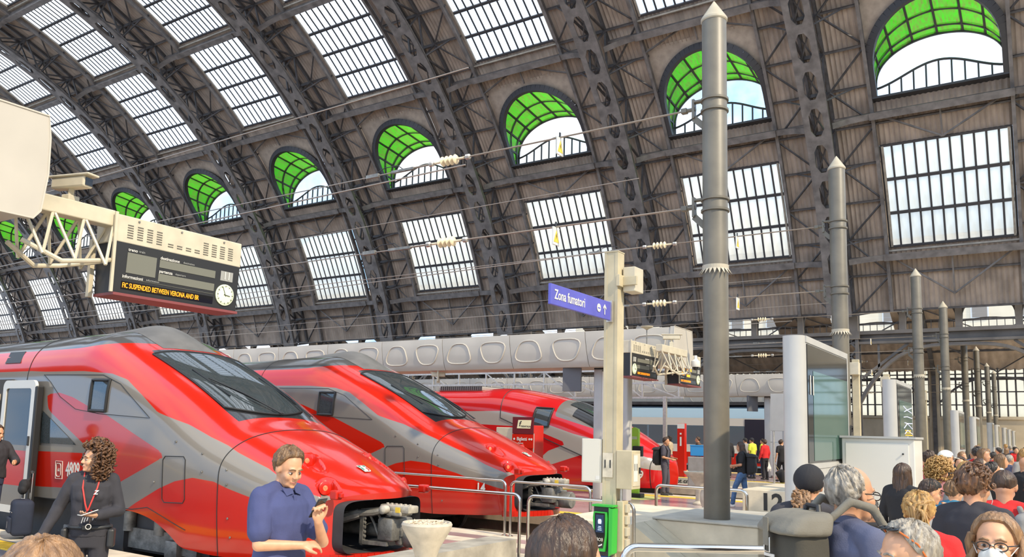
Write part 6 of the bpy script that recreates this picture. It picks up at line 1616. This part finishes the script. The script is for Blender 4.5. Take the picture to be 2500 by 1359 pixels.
def backpack(label, owner, col, col2, s=1.0, detail=True, name='backpack'):
    o = thing(name, label, 'backpack'); o.matrix_world = wm(owner) @ Matrix.Translation((-.012, 0, .09 if detail else 0)); c1 = cloth('pack_'+name+str(col), col); c2 = cloth('packlid_'+name+str(col2), col2)
    b = Blob(4.5); b.loft([(.88, -.20, .075*s, .13*s), (.95, -.23, .105*s, .155*s), (1.15, -.235, .115*s, .165*s), (1.32, -.235, .112*s, .16*s), (1.38, -.22, .09*s, .13*s)], 24); link('pack_body', b.finish('pack_body', c1, .012, 3, .008, 11), o)
    b = Blob(4.5); b.loft([(1.335, -.25, .135*s, .182*s), (1.36, -.245, .136*s, .182*s), (1.41, -.215, .115*s, .165*s), (1.43, -.18, .06, .11)], 28); link('pack_lid', b.finish('pack_lid', c2, .012, 3, .006, 12), o)
    b = Blob(); b.loft([(.93, -.31, .05*s, .10*s), (1.05, -.325, .055*s, .11*s), (1.18, -.32, .045*s, .10*s)], 20); link('front_pocket', b.finish('front_pocket', c1, .012, 3, .006, 12), o)
    for sgn in (-1, 1):
        b = Blob(); b.chain([(-.13, sgn*.09, 1.40), (-.04, sgn*.105, 1.478), (.06, sgn*.12, 1.45), (.135, sgn*.13, 1.33), (.12, sgn*.155, 1.15), (-.02, sgn*.19, 1.02)], [.018, .020, .021, .020, .017, .013]); link('shoulder_strap', b.finish('strap', c2, .011, 2), o)
        if detail: b = Blob(); b.chain([(-.24, sgn*.165, .93), (-.24, sgn*.175, 1.10)], [.05, .045]); link('side_pocket', b.finish('side_pocket', c1, .012, 2), o)
    tube_part(o, 'grab_handle', [(-.16, -.06, 1.40), (-.15, -.04, 1.45), (-.15, .04, 1.45), (-.16, .06, 1.40)], .012, blk2)
    if detail:
        tube_part(o, 'buckle', [Vector((-.362, .02+u, 1.285+v)) for u, v in ((-.022, -.03), (.022, -.03), (.022, .03), (-.022, .03))], .006, inox, 6, True); MB().rbox((-.372, .0, 1.28), (-.366, .04, 1.40), .002).build('webbing', c2, o)
        MB().rbox((-.356, -.02, 1.232), (-.351, .06, 1.246), .001).build('small_badge', white_p, o); MB().rbox((-.30, .185, 1.0), (-.20, .215, 1.16), .01).build('mesh_bottle_pocket', mat('clear_pocket', (.45, .42, .38), .3), o)
    return o
backpack('olive grey backpack with a buckled lid worn by the grey haired man', BP, (.050, .045, .034), (.16, .145, .115), .86, name='backpack')
def hood_x(o, HM, J, TL):
    m = black_c; mb, r = hair_cap(HM, lambda a: 78 if a < 60 else 98+(a-60)*.16, .028, .002, 20); mb.build('beanie', m, o, True, 80)
person('person in a dark hooded jacket and black beanie with a curly brown ponytail', -1.33, 5.72, 1.69, 112, 'fair', 'lightbrown', 'pony', char, darkjeans, STAND, (-10, 8), 1, 'long', topkind='hoodie', extra=hood_x, bulk=1.08)
person('child with a black bowl haircut and dark scarf beside the white cabinet', -1.23, 7.13, 1.40, 42, 'fair', 'black', 'thick', black_c, darkjeans, STAND, (-8, 10), 1, 'long', True, extra=lambda o, HM, J, TL: tube_part(o, 'scarf', [(.01+.085*cos(2*PI*i/16), .09*sin(2*PI*i/16), 1.485) for i in range(16)], .035, black_c, 10, True))
RW = person('woman in a red top with a messy blond bun, seen from behind', -.64, 5.35, 1.59, 92, 'fair', 'blond', 'bun', redc, jeans, STAND, (0, 0), 1, 'long', True, bulk=1.1)
def headshades(o, HM, J, TL):
    m = mat('orange_arm', (.55, .13, .02), .3)
    for s in (-1, 1): tube_part(o, 'glasses_arm', [HM @ Vector((.045, s*.055, .105)), HM @ Vector((-.0, s*.090, .06)), HM @ Vector((-.035, s*.094, -.01)), HM @ Vector((-.04, s*.09, -.035))], .0035, m)
    for s in (-1, 1): bl = Blob(); bl.ell(HM @ Vector((.055, s*.03, .112)), (.020, .028, .008), HM.to_quaternion(), 8); link('sunglass_lens', bl.mb.mesh('lens', mat('shades', (.01, .01, .012), .08), True), o)
person('man with short grey hair and orange rimmed sunglasses pushed up on his head', -.40, 3.25, 1.60, -150, 'olive', 'grey', 'short', olivec, darkjeans, STAND, (8, 6), 0, 'short', extra=headshades, bulk=1.05)
def earbuds(o, HM, J, TL): tube_part(o, 'earphone_cable', [HM @ Vector((.012, -.088, -.01)), HM @ Vector((.03, -.10, -.08)), HM @ Vector((.03, -.08, -.16)), TL @ Vector((.11, -.05, 1.36))], .002, whitem)
person('young man with thick dark curls and a charcoal t-shirt, seen from behind', -.42, 6.26, 1.72, 74, 'tan', 'curl', 'curlshort', char, darkjeans, STAND, (-14, 6), 1, 'short', extra=earbuds)
def dus_x(o, HM, J, TL):
    mb = MB(); text_mb(mb, 'Dussmann Service', .055, frame_M((-.152, 0, 1.30), (0, -1, 0), (0, 0, 1)), .006, bold=.02); mb.build('back_lettering', white_p, o)
    b = Blob(); b.chain([(-.10, -.10, 1.45), (-.16, -.155, 1.30), (-.15, -.18, 1.05)], [.022, .024, .022]); link('bag_strap', b.finish('strap', greyc, .012, 2), o)
person('man in a red work shirt lettered Dussmann Service on the back', -.28, 7.2, 1.68, 88, 'tan', 'darkbrown', 'buzz', redc, darkjeans, STAND, (-5, 24), 1, 'short', extra=dus_x, bulk=1.16)
def mask_x(o, HM, J, TL):
    glasses(o, HM, (.25, .10, .05)); b = Blob(); b.ell(HM @ Vector((.075, 0, -.058)), (.045, .058, .052), HM.to_quaternion(), 10); b.ell(HM @ Vector((.108, 0, -.05)), (.018, .022, .040), HM.to_quaternion(), 8); link('face_mask', b.finish('face_mask', whitec, .006, 2, .003, 30), o)
    for s in (-1, 1): tube_part(o, 'mask_loop', [HM @ Vector((.06, s*.062, -.04)), HM @ Vector((.02, s*.083, -.005)), HM @ Vector((-.01, s*.09, .0))], .002, whitem, 5)
person('woman with wavy light brown hair wearing glasses and a white face mask', -.19, 3.92, 1.60, -88, 'fair', 'lightbrown', 'wavy', black_c, jeans, STAND, (-8, -4), 0, 'long', True, extra=mask_x, seed=5)
person('woman with long grey-blond hair and a grey top facing the concourse', -.75, 10.4, 1.66, -70, 'fair', 'blond', 'long', greyc, jeans, STAND, (15, 0), 1, 'long', True)
person('man with short dark hair looking right, behind the woman with grey-blond hair', -.80, 13.2, 1.66, 40, 'tan', 'darkbrown', 'buzz', greyc, darkjeans, STAND, (-20, -8), 1)
person('man in a dark suit with white collar and black hair among the crowd', -.62, 12.4, 1.62, 40, 'tan', 'black', 'short', black_c, black_c, STAND, (-15, 0), 1, 'long', topkind='jacket', extra=lambda o, HM, J, TL: tube_part(o, 'white_collar', [(.0+.068*cos(2*PI*i/16), .07*sin(2*PI*i/16), 1.478) for i in range(16)], .012, white_p, 6, True))
person('bald man in a dark jacket looking right, in the crowd', -.28, 13.9, 1.69, 40, 'tan', 'darkbrown', None, black_c, black_c, STAND, (-10, 10), 1, 'long', topkind='jacket')
person('woman with dark hair in a raspberry top far along the crowd', -1.57, 14.5, 1.72, 35, 'fair', 'darkbrown', 'short', cl('raspberry', (.50, .03, .07)), jeans, STAND, (0, 0), 1, 'short', True)
def cap_x(col):
    def f(o, HM, J, TL):
        mb, r = hair_cap(HM, lambda a: 66 if a < 60 else 82, .020, .001, 10, tilt=(-.1, 0, 1)); m = cloth('cap'+str(col), col); mb.build('cap', m, o, True, 80)
        MB().prism([(.07, -.07), (.12, -.065), (.165, -.03), (.175, 0), (.165, .03), (.12, .065), (.07, .07)], .045, .052, lambda u, v, t: HM @ Vector((u, v, t-.12*(u-.07)))).build('cap_peak', m, o)
    return f
person('man in a white baseball cap carrying a dark bag in the crowd', -1.25, 13.4, 1.74, 30, 'fair', 'brown', 'buzz', black_c, jeans, STAND, (0, 5), 1, 'long', extra=cap_x((.7, .68, .62)))
person('woman with long reddish curls and a pink flowered top, turned away', -1.10, 11.1, 1.64, 60, 'fair', 'blond', 'curly', pinkc, jeans, STAND, (0, 0), 1, 'long', True, seed=9)
person('woman with long dark hair beside the white cabinet edge', -1.35, 10.0, 1.62, 70, 'fair', 'darkbrown', 'long', black_c, jeans, STAND, (0, 0), 1, 'long', True)
person('small woman in a black beret holding her face, in the crowd', -.95, 8.6, 1.52, 30, 'fair', 'darkbrown', 'short', whitec, darkjeans, dict(ra=((.1, -.22, 1.16), (.16, -.06, 1.40))), (-10, 15), 1, 'long', True, extra=cap_x((.015, .015, .015)))
person('person in a teal jacket half hidden behind the crowd', -.80, 9.3, 1.50, 60, 'fair', 'brown', 'short', teal, darkjeans, STAND, (0, 0), 1, 'long', True)
person('man with dark hair bending his head, next to the red work shirt', -.02, 6.9, 1.64, 120, 'tan', 'darkbrown', 'curlshort', greyc, darkjeans, STAND, (20, 20), 1, 'long')
person('person in an orange jacket walking behind the man with the backpack', -1.0, 4.85, 1.28, 60, 'fair', 'darkbrown', 'short', cl('orange', (.60, .12, .02)), darkjeans, STAND, (0, 0), 1, 'long')
# ---- travellers on the platforms further off
def carry(kind):
    def f(o, HM, J, TL):
        if kind == 'crate': pass
    return f
WK = person('worker in dark overalls carrying a small tray on the mauve platform', -9.9, 24.0, 1.76, 5, 'tan', 'darkbrown', 'short', cl('overall', (.06, .055, .075)), cl('overall2', (.065, .06, .08)), dict(ra=((.0, -.22, 1.13), (.24, -.14, 1.08)), la=((.02, .22, 1.13), (.26, .10, 1.10)), ll=((.05, .11, .5), (.03, .12, .085)), rl=((.02, -.11, .5), (-.03, -.12, .085))), (-8, 12), 2, 'short')
backpack('dark backpack worn by the worker in overalls', WK, (.03, .028, .03), (.035, .03, .035), .95, False)
o = thing('blue_crate', 'bright blue plastic crate on a luggage trolley behind the worker', 'crate', (-10.6, 29.0, .55), R(10)); bc = mat('crate_blue', (.03, .25, .55), .4); MB().rbox((-.32, -.22, .55), (.32, .22, .95), .02).build('crate_body', bc, o); MB().box((-.33, -.23, .90), (.33, .23, .95)).build('crate_rim', bc, o); MB().rbox((-.4, -.3, -.55), (.4, .3, .52), .03).build('trolley', greyc, o)
WW = person('young woman with long dark hair in black top and blue jeans walking with a phone', -6.75, 21.6, 1.70, 188, 'tan', 'darkbrown', 'long', black_c, jeans, dict(WALK, la=((.0, .22, 1.13), (.22, .14, 1.10)), ra=((.0, -.22, 1.13), (.2, -.16, 1.08))), (0, 10), 1, 'short', True, shoes=shoe_w)
backpack('black backpack worn by the walking young woman', WW, (.016, .016, .018), (.02, .02, .022), 1.05, False)
def mk(label, x, y, H, yaw, *a, **k): return person(label, x, y, H, yaw, *a, lod=2, **k)
mk('woman in a bright red blouse and dark trousers carrying a plastic bag', -10.3, 36.2, 1.72, 150, 'fair', 'darkbrown', 'thick', redc, black_c, STAND, sleeve='long', female=True)
o = thing('plastic_bag', 'white plastic carrier bag hanging from the hand of the woman in red', 'bag', (-10.2, 36.40, .34)); b = Blob(); b.loft([(0, 0, .08, .16), (.15, 0, .10, .17), (.3, 0, .05, .10), (.42, 0, .02, .03)], 18); link('bag_body', b.finish('bag', whitec, .016, 2, .012, 14), o); tube_part(o, 'bag_handle', [(0, -.03, .4), (0, 0, .52), (0, .03, .4)], .008, whitem)
BT = mk('man in black t-shirt and shorts pulling a small trolley case', -9.25, 35.0, 1.74, 130, 'fair', 'darkbrown', 'short', black_c, black_c, WALK, head=(-70, 0), sleeve='short', shorts=True)
o = thing('trolley_case', 'small black trolley case pulled by the man in shorts', 'suitcase', (-9.0, 34.5, 0), R(40)); MB().rbox((-.16, -.12, .05), (.16, .12, .55), .04, 2, Matrix.Rotation(-.5, 4, 'Y')).build('case_body', black_c, o, True); tube_part(o, 'handle_tube', [(-.25, 0, .5), (-.5, 0, .85)], .012, inox)
mk('woman with blond hair and black jacket pushing a pram on the platform', -8.8, 36.0, 1.62, 200, 'fair', 'blond', 'long', black_c, greyc, STAND, sleeve='long', female=True)
mk('man in a brown jacket walking past the red pillar', -13.1, 35.6, 1.76, 200, 'fair', 'darkbrown', 'short', brownc, darkjeans, WALK, sleeve='long', topkind='jacket')
mk('man in a dark coat with grey temples behind the red nose', -16.2, 36.5, 1.78, 190, 'fair', 'darkbrown', 'short', black_c, darkjeans, STAND, sleeve='long', topkind='jacket')
mk('person in a white cap behind the sloping red nose', -18.6, 36.8, 1.76, 150, 'fair', 'brown', 'buzz', greyc, darkjeans, STAND, extra=cap_x((.7, .68, .62)))
mk('person with black bushy hair behind the worker in overalls', -14.4, 35.4, 1.74, 170, 'fair', 'black', 'afro', beigec, darkjeans, STAND)
mk('traveller in black with a large rucksack beside the tall pole', -11.9, 36.0, 1.78, 120, 'fair', 'brown', 'buzz', black_c, black_c, STAND, sleeve='long', extra=cap_x((.6, .58, .55)), topkind='jacket')
mk('traveller in a dark cap and grey shirt on the crowded platform', -11.45, 37.2, 1.76, 150, 'tan', 'darkbrown', 'buzz', greyc, darkjeans, STAND, sleeve='short', extra=cap_x((.02, .02, .02)))
mk('traveller in a black cap and yellow backpack straps', -11.0, 36.7, 1.78, 160, 'tan', 'darkbrown', 'buzz', yellowc, darkjeans, STAND, sleeve='short', extra=cap_x((.015, .015, .02)))
mk('traveller in a high visibility vest behind the red blouse', -11.3, 39.4, 1.74, 170, 'fair', 'black', 'short', yellowc, darkjeans, STAND, sleeve='short')
# ---- the crowd along the concourse, two models of each kind repeated
rnd = random.Random(3); crowd = []
for i in range(6):
    crowd.append(mk('traveller in %s in the dense crowd far along the concourse' % ('dark jacket', 'white shirt', 'grey top', 'red top', 'blue shirt', 'black coat')[i], -1.2+.5*(i % 3), 15.5+1.3*i, 1.62+.05*(i % 4), rnd.uniform(-180, 180), ('fair', 'tan', 'olive')[i % 3], ('darkbrown', 'brown', 'blond', 'black', 'grey', 'lightbrown')[i], ('short', 'long', 'thick', 'short', 'buzz', 'long')[i], (black_c, whitec, greyc, redc, bluegrey, char)[i], darkjeans, STAND, group='travellers crowding the concourse'))
spots = [(o_.location.x, o_.location.y) for o_ in bpy.data.objects if o_.name.startswith('person')]
tot = [(18.85, 'map showing'), (33.5, 'third'), (42.2, 'fourth'), (55, 'fifth'), (62, 'sixth')]
def NEAR(y_, i):
    d_, n_ = min((abs(y_-a), b_) for a, b_ in tot); p_, k_ = min((abs(y_-b_), j) for j, b_ in enumerate(pole_y))
    return ('beside the %s totem' % n_ if d_ < p_ else 'level with the %s pole' % ORD[k_])+(' in the crowd', ' amid the crowd', ' within the throng')[(i//6) % 3]
for i in range(34):
    s = crowd[i % 6]; c = copy_tree(s, None, s['label'], 'travellers crowding the concourse')
    for _ in range(60):
        q = (-1.95+2.3*rnd.random(), 15.5+i*1.15+rnd.random()*2)
        if all(math.hypot(q[0]-a, q[1]-b_) > .75 for a, b_ in spots): break
    spots.append(q); c.location = (*q, 0); c['label'] = s['label'].split(' in the dense')[0]+', '+NEAR(q[1], i); c.rotation_euler = (0, 0, rnd.uniform(-3, 3)); h = rnd.uniform(.93, 1.02); c.scale = (h, h, h)
for s_ in crowd: s_['group'] = 'travellers crowding the concourse'
LC.exclude = False; bpy.data.scenes.remove(TMP)
